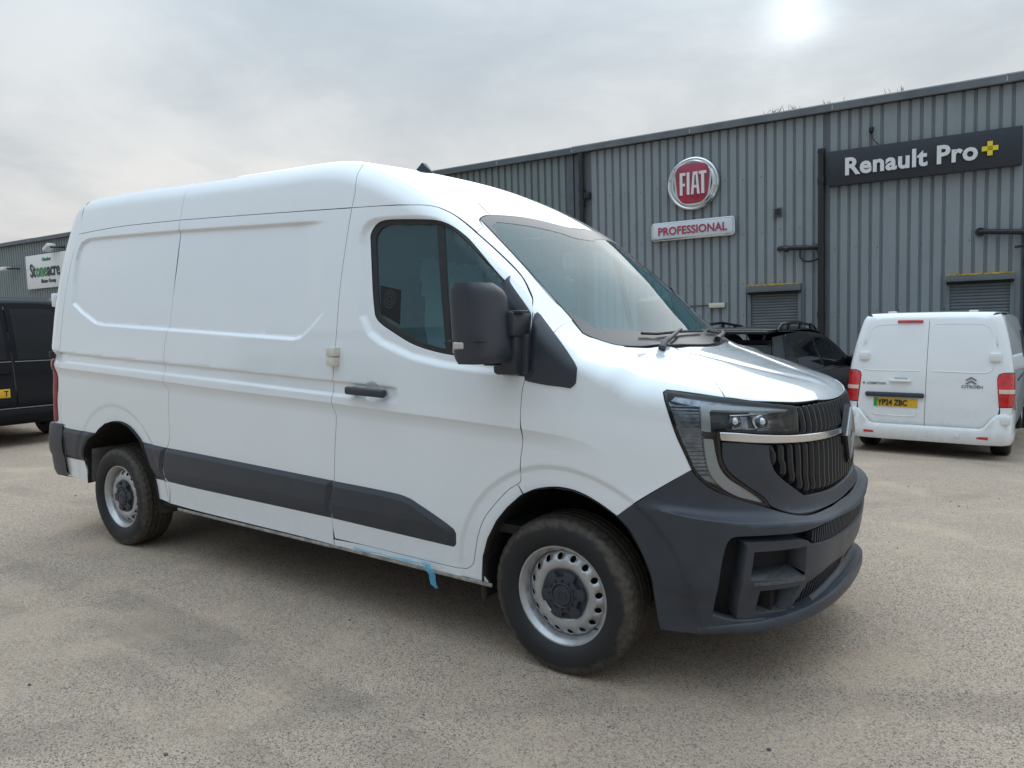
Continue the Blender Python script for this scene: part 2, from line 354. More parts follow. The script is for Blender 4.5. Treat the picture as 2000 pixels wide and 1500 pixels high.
def screws(root, a0, a1, rows):
    bm = bmesh.new()
    for h in rows:
        x = a0+.06
        while x < a1:
            if rng.random() < .75: add_box(bm, (x, -.004, h+rng.uniform(-.02, .02)), (.018, .012, .018))
            x += .4
    o = bm_obj('screw_heads', bm, M_SCREW, root); o['kind'] = 'stuff'
def eave(root, a0, a1, mt, zt, seam=3.0):
    # pressed flashing: sloped top, upright face, drip; in lengths
    prof = [(.25, zt+.02), (-.02, zt), (-.13, zt-.035), (-.15, zt-.06), (-.15, zt-.19), (-.135, zt-.205), (-.11, zt-.20), (-.02, zt-.17), (.05, zt-.17)]
    x = a0
    while x < a1-.01:
        e = min(a1, x+seam); bm = bmesh.new(); dz = rng.uniform(-.004, .004)
        A = [bm.verts.new((x+.002, y, z+dz)) for y, z in prof]; B = [bm.verts.new((e-.002, y, z+dz)) for y, z in prof]
        for i in range(len(prof)-1): bm.faces.new((A[i], B[i], B[i+1], A[i+1]))
        bm_obj('eave_flashing', bm, mt, root); x = e
def downpipe(root, x, y, z0, z1, r=.055, clips=()):
    tube_obj('downpipe', [(x, y, z0), (x, y, z1)], r, M_PIPE, root, 14)
    for c in clips:
        tube_obj('pipe_socket', [(x, y, c-.05), (x, y, c+.05)], r*1.22, M_PIPE, root, 14)
        box_obj('pipe_clip', (x, y+.05, c-.08), (.16, .10, .03), M_PIPE, root, .004)
# grey unit with the signs
AJ = -8.39
u1 = wall_thing('grey_warehouse', 'long grey ribbed steel warehouse unit carrying the dealer signs', 'building', 0, -H0)
clad_wall(u1, -7.92, 5, 1.0, -.6, HE, M_CLAD); clad_wall(u1, -2.44, 3, 1.1, -.6, HE, M_CLAD)
clad_wall(u1, -2.92+.0, 0, 1, 0, 1, M_CLAD)
me_ = clad_mesh('cladding_sheet', .4, -.6, HE, M_CLAD); o = link(bpy.data.objects.new('cladding_sheet', me_), u1); o.location = (-2.92, .001, 0)
clad_wall(u1, 1.30, 7, 1.0, -.6, HE, M_CLAD)
for x0, x1 in ((-8.37, -7.92), (-2.52, -2.44), (.86, 1.30)):
    box_obj('corner_flashing', ((x0+x1)/2, .012, HE/2-.3), (x1-x0+.03, .02, HE+.6), M_TRIM2, u1)
screws(u1, -7.9, -2.9, (1.1, 2.3, 3.0, 4.1, 5.3)); screws(u1, -2.4, .8, (1.1, 2.3, 3.6, 5.2))
eave(u1, AJ, 8.3, M_TRIM, H0+4.46)
box_obj('roof', (0-.05, 6.3, H0+4.30), (16.6, 12.4, .1), M_TRIM, u1); box_obj('wall', (0, 12.4, H0+1.8), (16.6, .1, 5.4), M_CLAD, u1); box_obj('gable_wall', (8.28, 6.2, H0+1.75), (.06, 12.3, 5.2), M_CLAD, u1)
downpipe(u1, -8.16, -.09, 0, H0+4.24, .062, (H0+3.4, H0+3.05))
box_obj('pipe_bracket', (-8.02, -.05, H0+3.2), (.16, .12, .16), M_PIPE, u1, .01)
downpipe(u1, -2.60, -.09, 0, H0+3.49, .065, (H0+2.9, H0+1.46, H0+.1))
tube_obj('pipe_cap', [(-2.60, -.09, H0+3.45), (-2.60, -.09, H0+3.53)], .078, M_PIPE, u1, 14)
tube_obj('branch_pipe', [(-2.6, -.09, H0+1.50), (-3.36, -.10, H0+1.54), (-3.43, -.09, H0+1.54), (-3.46, -.03, H0+1.54), (-3.46, .05, H0+1.54)], .05, M_PIPE, u1, 12)
for x in (-2.72, -3.30): tube_obj('pipe_socket', [(x-.04, -.095, H0+1.52), (x+.04, -.095, H0+1.515)], .066, M_PIPE, u1, 12)
tube_obj('overflow_pipe', [(-2.62, -.09, H0+1.28), (-2.82, -.10, H0+1.22), (-2.95, -.10, H0+1.24), (-3.02, -.09, H0+1.33), (-3.02, -.08, H0+1.5)], .022, M_PIPE, u1, 8)
downpipe(u1, 1.0, -.09, 0, H0+1.62, .062, (H0+1.42, H0+1.0))
tube_obj('branch_pipe', [(1.0, -.09, H0+1.50), (.34, -.10, H0+1.56), (.25, -.09, H0+1.565), (.22, -.03, H0+1.565), (.22, .05, H0+1.565)], .052, M_PIPE, u1, 12)
tube_obj('pipe_socket', [(.235, -.085, H0+1.565), (.235, -.02, H0+1.565)], .085, M_PIPE, u1, 12)
tube_obj('overflow_pipe', [(1.0, -.09, H0+1.27), (.85, -.10, H0+1.24), (.80, -.06, H0+1.24)], .022, M_PIPE, u1, 8)
def shutter(x0, x1, ztop, box_h):
    w = x1-x0; cx = (x0+x1)/2
    box_obj('shutter_box', (cx, -.10, ztop-box_h/2-.02), (w, .22, box_h), M_SHUT, u1, .006)
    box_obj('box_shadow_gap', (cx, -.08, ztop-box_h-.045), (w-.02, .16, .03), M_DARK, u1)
    bm = bmesh.new(); add_box(bm, (cx-.01, -.10, ztop-.012), (w*.96, .205, .012))
    for i in range(26):
        x = x0+w*(.03+.92*i/25); add_box(bm, (x, -.213, ztop-.022-rng.uniform(0, .008)), (w/27, .006, rng.uniform(.008, .03)))
    bm_obj('yellow_flashing', bm, M_YEL, u1)
    zl = ztop-box_h-.06
    for x in (x0+.035, x1-.035): box_obj('guide_rail', (x, -.045, zl/2), (.07, .07, zl), M_SHUT, u1, .004)
    # curtain of interlocking curved slats, each about 5 px tall in the picture: one part
    bm = bmesh.new(); z = zl; p = .062
    while z > .02:
        rows = [(z, -.018), (z-p*.2, -.030), (z-p*.5, -.035), (z-p*.8, -.030), (z-p*.93, -.018), (z-p, -.012)]
        A = [bm.verts.new((x0+.06, y, q)) for q, y in rows]; B = [bm.verts.new((x1-.06, y, q)) for q, y in rows]
        for i in range(len(rows)-1): bm.faces.new((A[i], A[i+1], B[i+1], B[i]))
        z -= p
    bm_obj('shutter_curtain', bm, M_SHUT, u1)['kind'] = 'stuff'
shutter(-4.13, -3.00, H0+.79, .15); shutter(-.32, .80, H0+.79, .13)
# adjoining unit further along
u2 = wall_thing('green_grey_warehouse', 'darker green-grey ribbed steel unit adjoining beyond the black rainwater pipe', 'building', AJ-20, -H0)
clad_wall(u2, -18.0, 38, 1.0, -.6, HE, M_CLAD2)
box_obj('corner_flashing', (19.99-.09, -.012, HE/2-.3), (.16, .03, HE+.6), M_TRIM2, u2)
eave(u2, -18.2, 20.0, M_TRIM2, H0+4.45, 4.0)
box_obj('roof', (1, 6.3, H0+4.30), (38.2, 12.4, .1), M_TRIM2, u2); box_obj('gable_wall', (-18.1, 6.2, H0+1.75), (.06, 12.3, 5.2), M_CLAD2, u2); box_obj('wall', (1, 12.4, H0+1.8), (38, .1, 5.4), M_CLAD2, u2)
screws(u2, 12, 19.8, (4.3, 5.4))
# ------------------------------------------------------------------ signs on the wall
M_SIGNDK = mat('sign_charcoal', (.022, .026, .036), .42, var=.05, vscale=3)
M_WHITE = mat('sign_white', (.72, .73, .74), .35)
M_YELLOW = mat('sign_yellow', (.80, .62, .03), .4)
M_REDSIGN = mat('sign_red', (.33, .018, .05), .22, coat=.8, var=.35, vscale=1.6, vdetail=1)
M_SILVSIGN = mat('sign_silver', (.60, .62, .63), .14, metal=.9)
M_PALE = mat('sign_pale', (.62, .67, .72), .2, coat=.6, var=.06, vscale=3)
M_REDTXT = mat('sign_red_text', (.42, .03, .07), .4)
s = wall_thing('dealer_sign', 'long charcoal fascia sign with white letters and a yellow plus', 'sign', -.79, 2.73)
box_obj('sign_panel', (0, -.10, .355), (3.32, .14, .71), M_SIGNDK, s, .008)
x = -1.36
tt = text_obj('lettering', 'Renault Pro', .47, .022, M_WHITE, s, (x, -.195, .195), fat=.015, sx=.97, sp=1.06)
w_ = max(v.co.x for v in tt.data.vertices)
bm = bmesh.new(); add_box(bm, (0, 0, 0), (.26, .045, .085)); add_box(bm, (0, -.001, 0), (.085, .043, .26)); pl = bm_obj('plus_mark', bm, M_YELLOW, s); pl.location = (x+w_+.19, -.195, .36)
s = wall_thing('round_badge_sign', 'round chromed badge sign with red shield and tall white letters', 'sign', -5.335, 3.155)
lo = lathe_obj('chrome_ring', [(.42, -.10), (.455, -.155), (.49, -.16), (.515, -.135), (.53, -.13), (.56, -.15), (.59, -.13), (.60, -.08), (.595, -.02)], 72, M_SILVSIGN, s)
lathe_obj('inner_dish', [(0, -.09), (.44, -.09)], 72, M_SILVSIGN, s)
shield = []
for i in range(72):
    a = 2*math.pi*i/72; c, q = math.cos(a), math.sin(a)
    n_ = 3.4; r = 1/(abs(c)**n_+abs(q)**n_)**(1/n_); X = c*r*(.385+.045*q*r); Z = q*r*.455
    shield.append((X, Z))
prism_obj('red_shield', shield, .05, M_REDSIGN, s, .012, Matrix.Translation((0, -.165, 0)))
rimp = [(X*1.10, Z*1.08) for X, Z in shield]; prism_obj('shield_rim', rimp, .04, M_SILVSIGN, s, .012, Matrix.Translation((0, -.150, 0)))
def slab(name, polys, loc, t, mt, par):
    bm = bmesh.new()
    for poly in polys:
        vs = [bm.verts.new((px, 0, pz)) for px, pz in poly]; f = bm.faces.new(vs); e = bmesh.ops.extrude_face_region(bm, geom=[f])
        bmesh.ops.translate(bm, verts=[v for v in e['geom'] if isinstance(v, bmesh.types.BMVert)], vec=(0, t, 0))
    bmesh.ops.recalc_face_normals(bm, faces=bm.faces[:]); o = bm_obj(name, bm, mt, par); o.location = loc; return o
H = .50; B_ = .062
Fp = [[(0, 0), (B_, 0), (B_, .20), (.12, .20), (.12, .26), (B_, .26), (B_, H-.065), (.135, H-.065), (.135, H), (0, H)]]
Ip = [[(0, 0), (B_, 0), (B_, H), (0, H)]]
Ap = [[(0, 0), (.055, 0), (.072, .15), (.128, .15), (.145, 0), (.20, 0), (.158, H-.03), (.13, H), (.07, H), (.042, H-.03)], ]
Ap = [[(0, 0), (.055, 0), (.085, H-.07), (.115, H-.07), (.145, 0), (.20, 0), (.150, H), (.05, H)], [(.062, .14), (.138, .14), (.132, .20), (.068, .20)]]
Tp = [[(.055, 0), (.118, 0), (.118, H-.065), (.172, H-.065), (.172, H), (0, H), (0, H-.065), (.055, H-.065)]]
bx = -.285
for nm, pl_, wd in (('letter_f', Fp, .165), ('letter_i', Ip, .095), ('letter_a', Ap, .185), ('letter_t', Tp, .17)):
    o = slab(nm, pl_, (bx, -.19, -.25), .03, M_WHITE, s); bx += wd
    if nm == 'letter_a': o.data.transform(Matrix.Identity(4))
s = wall_thing('oblong_badge_sign', 'oblong silver framed sign with red capital letters under the round badge', 'sign', -5.365, 1.92)
def rrect(w, h, r, n=6):
    pts = []
    for cx, cy, a0 in ((w/2-r, h/2-r, 0), (-w/2+r, h/2-r, 90), (-w/2+r, -h/2+r, 180), (w/2-r, -h/2+r, 270)):
        pts += [(cx+r*math.cos(R_(a0+90*i/n)), cy+r*math.sin(R_(a0+90*i/n))) for i in range(n+1)]
    return pts
prism_obj('sign_frame', rrect(1.96, .43, .08), .10, M_SILVSIGN, s, .02, Matrix.Translation((0, -.13, .21)))
prism_obj('sign_face', rrect(1.84, .33, .05), .02, M_PALE, s, .008, Matrix.Translation((0, -.143, .21)))
text_obj('lettering', 'PROFESSIONAL', .255, .006, M_REDTXT, s, (0, -.152, .125), fat=.004, sx=.93, align='CENTER')
s = wall_thing('motor_group_sign', 'white dealer board with dark and green lettering on the far wall', 'sign', -33.0, 2.25)
box_obj('sign_board', (0, -.08, .715), (4.0, .08, 1.43), M_WHITE, s, .01)
M_DKGREEN = mat('sign_dark_text', (.03, .05, .055), .5); M_GREEN = mat('sign_green', (.05, .24, .08), .5)
xx = -1.66
for txt, mt in (('St', M_DKGREEN), ('one', M_GREEN), ('acre', M_DKGREEN)):
    t_ = text_obj('lettering', txt, .80, .01, mt, s, (xx, -.135, .50), fat=.012, sx=.72); xx += max(v.co.x for v in t_.data.vertices)+.03
text_obj('small_lettering', 'Humber', .22, .006, M_GREEN, s, (-.62, -.13, 1.14), fat=.004, sx=.95)
text_obj('small_lettering', 'Motor Group', .22, .006, M_DKGREEN, s, (-.80, -.13, .22), fat=.006, sx=.95)
# wall fittings
M_LAMP = mat('cream_lamp_body', (.62, .60, .47), .4)
for nm, lab, a, h in (('bulkhead_lamp', 'cream oblong bulkhead lamp on the ribbed wall', -4.82, .37),):
    s = wall_thing(nm, lab, 'lamp', a, h); box_obj('lamp_body', (0, -.06, 0), (.36, .09, .11), M_LAMP, s, .015); box_obj('lamp_tray', (0, -.01, 0), (.38, .03, .13), M_SHUT, s, .005)
    tube_obj('conduit', [(-.18, -.02, .01), (-1.1, -.02, .0)], .012, M_PIPE, s, 6)
s = wall_thing('wall_vent', 'small square grey vent on the ribbed wall above the pipe branch', 'vent', -3.49, 2.33)
box_obj('vent_frame', (0, -.02, 0), (.17, .05, .19), M_TRIM2, s, .006)
for i in range(5): box_obj('vent_louvre', (0, -.05, -.06+.03*i), (.13, .02, .012), M_DARK, s)
s = wall_thing('security_camera', 'small dome camera with trailing cable above the long fascia sign', 'camera', -1.66, 3.75)
tube_obj('camera_body', [(0, -.10, .07), (0, -.10, 0)], .045, M_PIPE, s, 12); tube_obj('camera_dome', [(0, -.10, 0), (0, -.10, -.03), (0, -.10, -.055)], [.042, .036, .01], M_BLACK, s, 12); box_obj('bracket', (0, -.05, .06), (.05, .12, .04), M_PIPE, s, .004)
tube_obj('cable', [(0, -.03, -.02), (.01, -.03, -.12), (.06, -.03, -.2), (.14, -.03, -.28), (.15, -.03, -.34)], .009, M_PIPE, s, 6)
for lab, a, h, tilt in (('pale flood light on an arm beside the far white board', -36.1, 3.22, 0), ('pale flood light leaning out above the far white board', -32.3, 3.86, 25)):
    s = wall_thing('flood_light', lab, 'lamp', a, h); box_obj('lamp_head', (-.25, -.35, 0), (.5, .35, .16), M_WHITE, s, .05, Matrix.Rotation(R_(-tilt), 3, 'Y')); tube_obj('arm', [(-.05, -.4, 0), (.3, 0, 0)], .04, M_PIPE, s, 8)
s = wall_thing('notice_board', 'small white notice on the far wall under the white board', 'notice', -30.4, 2.0)
box_obj('panel', (0, -.06, 0), (.5, .04, .75), M_WHITE, s); 
for i in range(5): box_obj('text_line', (0.02*(i % 2), -.083, .22-.11*i), (.3, .006, .03), M_DKGREEN, s)
# weeds in the gutter on the grey unit
bm = bmesh.new()
for a0, n in ((-3.55, 16), (-3.2, 10), (-2.4, 6), (-1.2, 8)):
    for i in range(n):
        x = a0+rng.normal(0, .12); hgt = rng.uniform(.04, .14); lean = rng.normal(0, .05)
        v = [bm.verts.new(q) for q in ((x-.006, -.03, H0+4.46), (x+.006, -.03, H0+4.46), (x+lean, -.03+rng.normal(0, .02), H0+4.46+hgt))]; bm.faces.new(v)
w = bm_obj('gutter_weeds', bm, mat('weed', (.06, .075, .035), .8)); w.matrix_world = u1.matrix_world.copy(); w['kind'] = 'stuff'; tag(w, 'sparse dry weeds sprouting along the roof edge', 'weeds')

# ------------------------------------------------------------------ the far side of the yard, seen only mirrored in paint and glass
ob = thing('pale_unit', 'low pale grey unit with dark roller doors across the yard', 'building', (-22, -31, 0), R_(8))
M_PALEW = mat('pale_cladding', (.30, .32, .33), .6, var=.1, vscale=1); M_ROOFD = mat('dark_roof', (.06, .065, .07), .6)
box_obj('wall', (0, 0, 3.1), (34, 12, 6.2), M_PALEW, ob); box_obj('roof', (0, 0, 6.5), (34.6, 12.6, .7), M_ROOFD, ob)
for i in range(6): box_obj('roller_door', (-14+5.6*i, 6.03, 2.0), (3.4, .1, 4.0), M_ROOFD, ob)
bm = bmesh.new()  # unseen hedge, added so paint and glass mirror a darker horizon
for i in range(900):
    x = rng.uniform(-5, 60); z = abs(rng.normal(0, 1))*1.6+.4; y = -34+rng.normal(0, .8)+.1*x
    v = bmesh.ops.create_icosphere(bm, subdivisions=1, radius=rng.uniform(.35, .9))['verts']; bmesh.ops.translate(bm, verts=v, vec=(x, y, min(z, 5.2)))
hd_ = bm_obj('added_hedge', bm, mat('hedge_leaf', (.05, .075, .03), .8, var=.5, vscale=3)); hd_['kind'] = 'stuff'; tag(hd_, 'tall uneven green hedge added out of view for its reflections', 'hedge')

# ------------------------------------------------------------------ body surfaces: an implicit skin and panels cut from it
def spl(xs,ys):
    """monotone-ish C1 cubic (pchip) interpolation, linear extrapolation"""
    xs=np.array(xs,float);ys=np.array(ys,float)
    h=np.diff(xs);d=np.diff(ys)/h
    m=np.zeros_like(xs);m[0]=d[0];m[-1]=d[-1]
    for i in range(1,len(xs)-1):
        if d[i-1]*d[i]>0:
            w1=2*h[i]+h[i-1];w2=h[i]+2*h[i-1];m[i]=(w1+w2)/(w1/d[i-1]+w2/d[i])
    def f(x):
        x=np.asarray(x,float);i=np.clip(np.searchsorted(xs,x)-1,0,len(xs)-2)
        xc=np.clip(x,xs[0],xs[-1]);t=(xc-xs[i])/h[i]
        v=(2*t**3-3*t*t+1)*ys[i]+(t**3-2*t*t+t)*h[i]*m[i]+(-2*t**3+3*t*t)*ys[i+1]+(t**3-t*t)*h[i]*m[i+1]
        return v+np.where(x<xs[0],(x-xs[0])*m[0],0)+np.where(x>xs[-1],(x-xs[-1])*m[-1],0)
    return f
def sst(a,b,x):
    t=np.clip((x-a)/(b-a),0,1);return t*t*(3-2*t)
def rmax(a,b,r):
    u=np.maximum(a+r,0);v=np.maximum(b+r,0)
    return np.minimum(np.maximum(a,b),-r)+np.sqrt(u*u+v*v)
def crv(pts):
    """smooth curve through points, tabulated"""
    g=spl([p[0] for p in pts],[p[1] for p in pts]);a,b=pts[0][0]-.6,pts[-1][0]+.6
    n=6000;X=np.linspace(a,b,n);Y=g(X);k=(n-1)/(b-a)
    def f(x):
        t=np.clip(np.nan_to_num((np.asarray(x,float)-a)*k),0,n-1.001);i=t.astype(int);u=t-i
        return Y[i]*(1-u)+Y[i+1]*u
    return f
# half width by height
WY=crv([(.15,.985),(.40,1.0),(.62,1.022),(.85,1.032),(1.05,1.035),(1.3,1.025),(1.6,.995),(1.9,.952),(2.1,.918),(2.3,.874),(2.5,.82)])
# nose reach (centre line) by height
NX=crv([(.15,.955),(.30,.975),(.42,.98),(.50,1.005),(.686,1.018),(.691,1.014),(.71,.991),(.735,.969),(.80,.956),(.90,.955),(1.05,.942),(1.14,.925),(1.3,.90)])
# rear reach
RX=crv([(.3,-4.50),(.72,-4.50),(1.2,-4.46),(1.6,-4.44),(2.0,-4.38),(2.3,-4.31),(2.5,-4.24)])
# centre line top profile
TZ=crv([(-4.8,2.42),(-4.4,2.475),(-4.0,2.508),(-3.5,2.503),(-2.9,2.478),(-2.1,2.452),(-1.6,2.438),(-1.38,2.420),(-1.15,2.366),(-.85,2.25),(-.60,2.115),(-.2,1.797),(.14,1.502),(.27,1.415),(.325,1.38),(.40,1.355),(.65,1.275),(.85,1.212),(.95,1.17),(1.1,1.07)])
KC=crv([(-4.8,0.),(-1.6,.0),(-1.25,.08),(-.85,.17),(-.2,.19),(.2,.24),(.35,.10),(.5,.02),(1.,.02)])  # sweep back of the top profile with y^2
CM=crv([(-4.8,.035),(-1.5,.035),(-.9,.03),(-.2,.0),(.25,.0),(.35,.05),(.9,.09)])          # camber with y^2
RR=crv([(-4.8,.11),(-1.4,.12),(-.9,.09),(-.5,.05),(.1,.05),(.35,.09),(.7,.07),(.9,.05)])          # edge radius
CS=crv([(0,0.),(.4,.006),(.6,.02),(.8,.038),(.93,.07),(1.0,.11),(1.1,.15)])   # how the bumper shelf climbs towards the side
NN=2.55;X0=-.05
CZ=crv([(0,.691),(.49,.706),(.65,.721),(.87,.742),(.944,.761),(.995,.796),(1.05,.83)])   # the bumper's crease
def bump_out(x,ya,z):
    c=CZ(ya);u=np.clip((z-c)/.05,0,1);return .026*(1-u)**2*sst(.38,.58,x)*sst(.25,.6,ya)*sst(.30,.5,z)
def side_n(x,y,z):
    ya=np.abs(y);W=WY(z)
    a=NX(z-CS(ya)*sst(.45,.7,z))-X0;xx=np.maximum(x-X0,0)
    R=(np.power(xx/a,NN)+np.power(ya/W,NN)+1e-12)**(1/NN)
    s=(R-1)*np.where(x>X0,W*1.0,W)
    # rear corner
    rr=rmax(ya-W,(RX(z)-x),.16)
    s=np.where(x<X0-1.5,rr,s)
    return s-bump_out(x,ya,z)
def top_n(x,y,z):
    k=KC(x);xe=x+k*y*y
    t=TZ(xe)-CM(x)*y*y
    sl=(TZ(xe+.01)-TZ(xe-.01))/.02
    return (z-t)/np.sqrt(1+sl*sl)
def F(x,y,z,feat=True):
    s=side_n(x,y,z)
    s=s-SIDE_FEAT(x,y,z)
    return rmax(s,top_n(x,y,z),RR(x))
def grad(P,e=.002,f=None):
    f=f or F
    x,y,z=P.T
    g=np.c_[f(x+e,y,z)-f(x-e,y,z),f(x,y+e,z)-f(x,y-e,z),f(x,y,z+e)-f(x,y,z-e)]
    return g/np.linalg.norm(g,axis=1)[:,None]

def clip_hit(o, d, f, tmax=4.0, it=70):
    t = np.zeros(len(o))
    for _ in range(it):
        q = f(*(o+t[:, None]*d).T); t = np.clip(t+.85*q, -.5, tmax)
    for _ in range(3):
        e = 1e-4; q = f(*(o+t[:, None]*d).T); g = (f(*(o+(t+e)[:, None]*d).T)-q)/e
        s = np.where(np.abs(g) > .15, q/np.where(np.abs(g) > .15, g, 1), 0); t = t-np.clip(s, -.01, .01)
    return o+t[:, None]*d
class Lin:
    """seen along d"""
    def __init__(s, d, e1, back=2.2):
        s.d = np.array(d, float)/np.linalg.norm(d); e = np.array(e1, float); e = e-s.d*(e@s.d); s.e1 = e/np.linalg.norm(e); s.e2 = np.cross(-s.d, s.e1); s.b = back
    def to2(s, P): P = np.asarray(P, float); return np.c_[P@s.e1, P@s.e2]
    def lift(s, uv, f):
        # start outside: a point on the ray pushed back along -d from the mid plane
        o = uv[:, :1]*s.e1+uv[:, 1:2]*s.e2-s.b*s.d
        return clip_hit(o, np.broadcast_to(s.d, o.shape), f, tmax=s.b*2.2)
class Cyl:
    """seen radially from all round a vertical axis at (xc, 0)"""
    def __init__(s, xc=-.2): s.xc = xc
    def to2(s, P): P = np.asarray(P, float); return np.c_[np.arctan2(P[:, 1], P[:, 0]-s.xc), P[:, 2]]
    def lift(s, uv, f):
        c, q = np.cos(uv[:, 0]), np.sin(uv[:, 0]); dr = np.c_[c, q, 0*c]; o = np.c_[s.xc+2.2*c, 2.2*q, uv[:, 1]]
        return clip_hit(o, -dr, f, tmax=2.0)
def catmull(P, closed=True, step=.012, corner=32):
    """resample a 2D outline, rounding the gentle bends and keeping the sharp corners"""
    P = np.asarray(P, float); keep = [0]
    for i in range(1, len(P)):
        if np.linalg.norm(P[i]-P[keep[-1]]) > .003: keep.append(i)
    P = P[keep]
    if closed and np.linalg.norm(P[0]-P[-1]) < .003: P = P[:-1]
    n = len(P); out = []
    def ang(i):
        a = P[i]-P[i-1]; b = P[(i+1) % n]-P[i]; c = (a@b)/(np.linalg.norm(a)*np.linalg.norm(b)+1e-12); return math.degrees(math.acos(max(-1, min(1, c))))
    cor = [ang(i) > corner for i in range(n)]
    for i in range(n if closed else n-1):
        p1, p2 = P[i], P[(i+1) % n]; L_ = np.linalg.norm(p2-p1)
        p0 = P[i-1] if (closed or i > 0) else 2*p1-p2; p3 = P[(i+2) % n] if (closed or i+2 < n) else 2*p2-p1
        m1 = (p2-p1) if cor[i] else (p2-p0)/(np.linalg.norm(p2-p1)+np.linalg.norm(p1-p0))*L_
        m2 = (p2-p1) if cor[(i+1) % n] else (p3-p1)/(np.linalg.norm(p3-p2)+np.linalg.norm(p2-p1))*L_
        k = max(1, int(math.ceil(L_/step)))
        for j in range(k):
            t = j/k; out.append((2*t**3-3*t*t+1)*p1+(t**3-2*t*t+t)*m1+(-2*t**3+3*t*t)*p2+(t**3-t*t)*m2)
    if not closed: out.append(P[-1])
    return np.array(out)
def area2(P): x, y = P.T; return .5*np.sum(x*np.roll(y, -1)-np.roll(x, -1)*y)
def inset(P, g):
    """move a CCW outline inwards by g"""
    t = np.roll(P, -1, 0)-np.roll(P, 1, 0); t /= np.linalg.norm(t, axis=1)[:, None]+1e-12
    return P+g*np.c_[-t[:, 1], t[:, 0]]
def inside(Q, P):
    x, y = Q.T; r = np.zeros(len(Q), bool); x1, y1 = P.T; x2, y2 = np.roll(P, -1, 0).T
    for a, b, c, d in zip(x1, y1, x2, y2):
        if b == d: continue
        m = ((b > y) != (d > y)) & (x < (c-a)*(y-b)/(d-b)+a); r ^= m
    return r
def near(Q, P):
    """distance of points to the outline's own points (dense)"""
    r = np.full(len(Q), 9.)
    for i in range(0, len(P), 64):
        r = np.minimum(r, np.sqrt(((Q[:, None]-P[None, i:i+64])**2).sum(2)).min(1))
    return r
M_BPAINT = mat('black_paint', (.004, .005, .008), .10, spec=.2)
def snap(P, f=None):
    f = f or F; P = np.array(P, float)
    for _ in range(6):
        q = np.clip(f(*P.T), -.03, .03); g = grad(P, f=f); side = (np.abs(g[:, 1]) > .35) & (P[:, 0] < .35)
        P = P-np.where(side[:, None], np.c_[0*q, q/np.where(side, g[:, 1], 1), 0*q], q[:, None]*g)
    return P
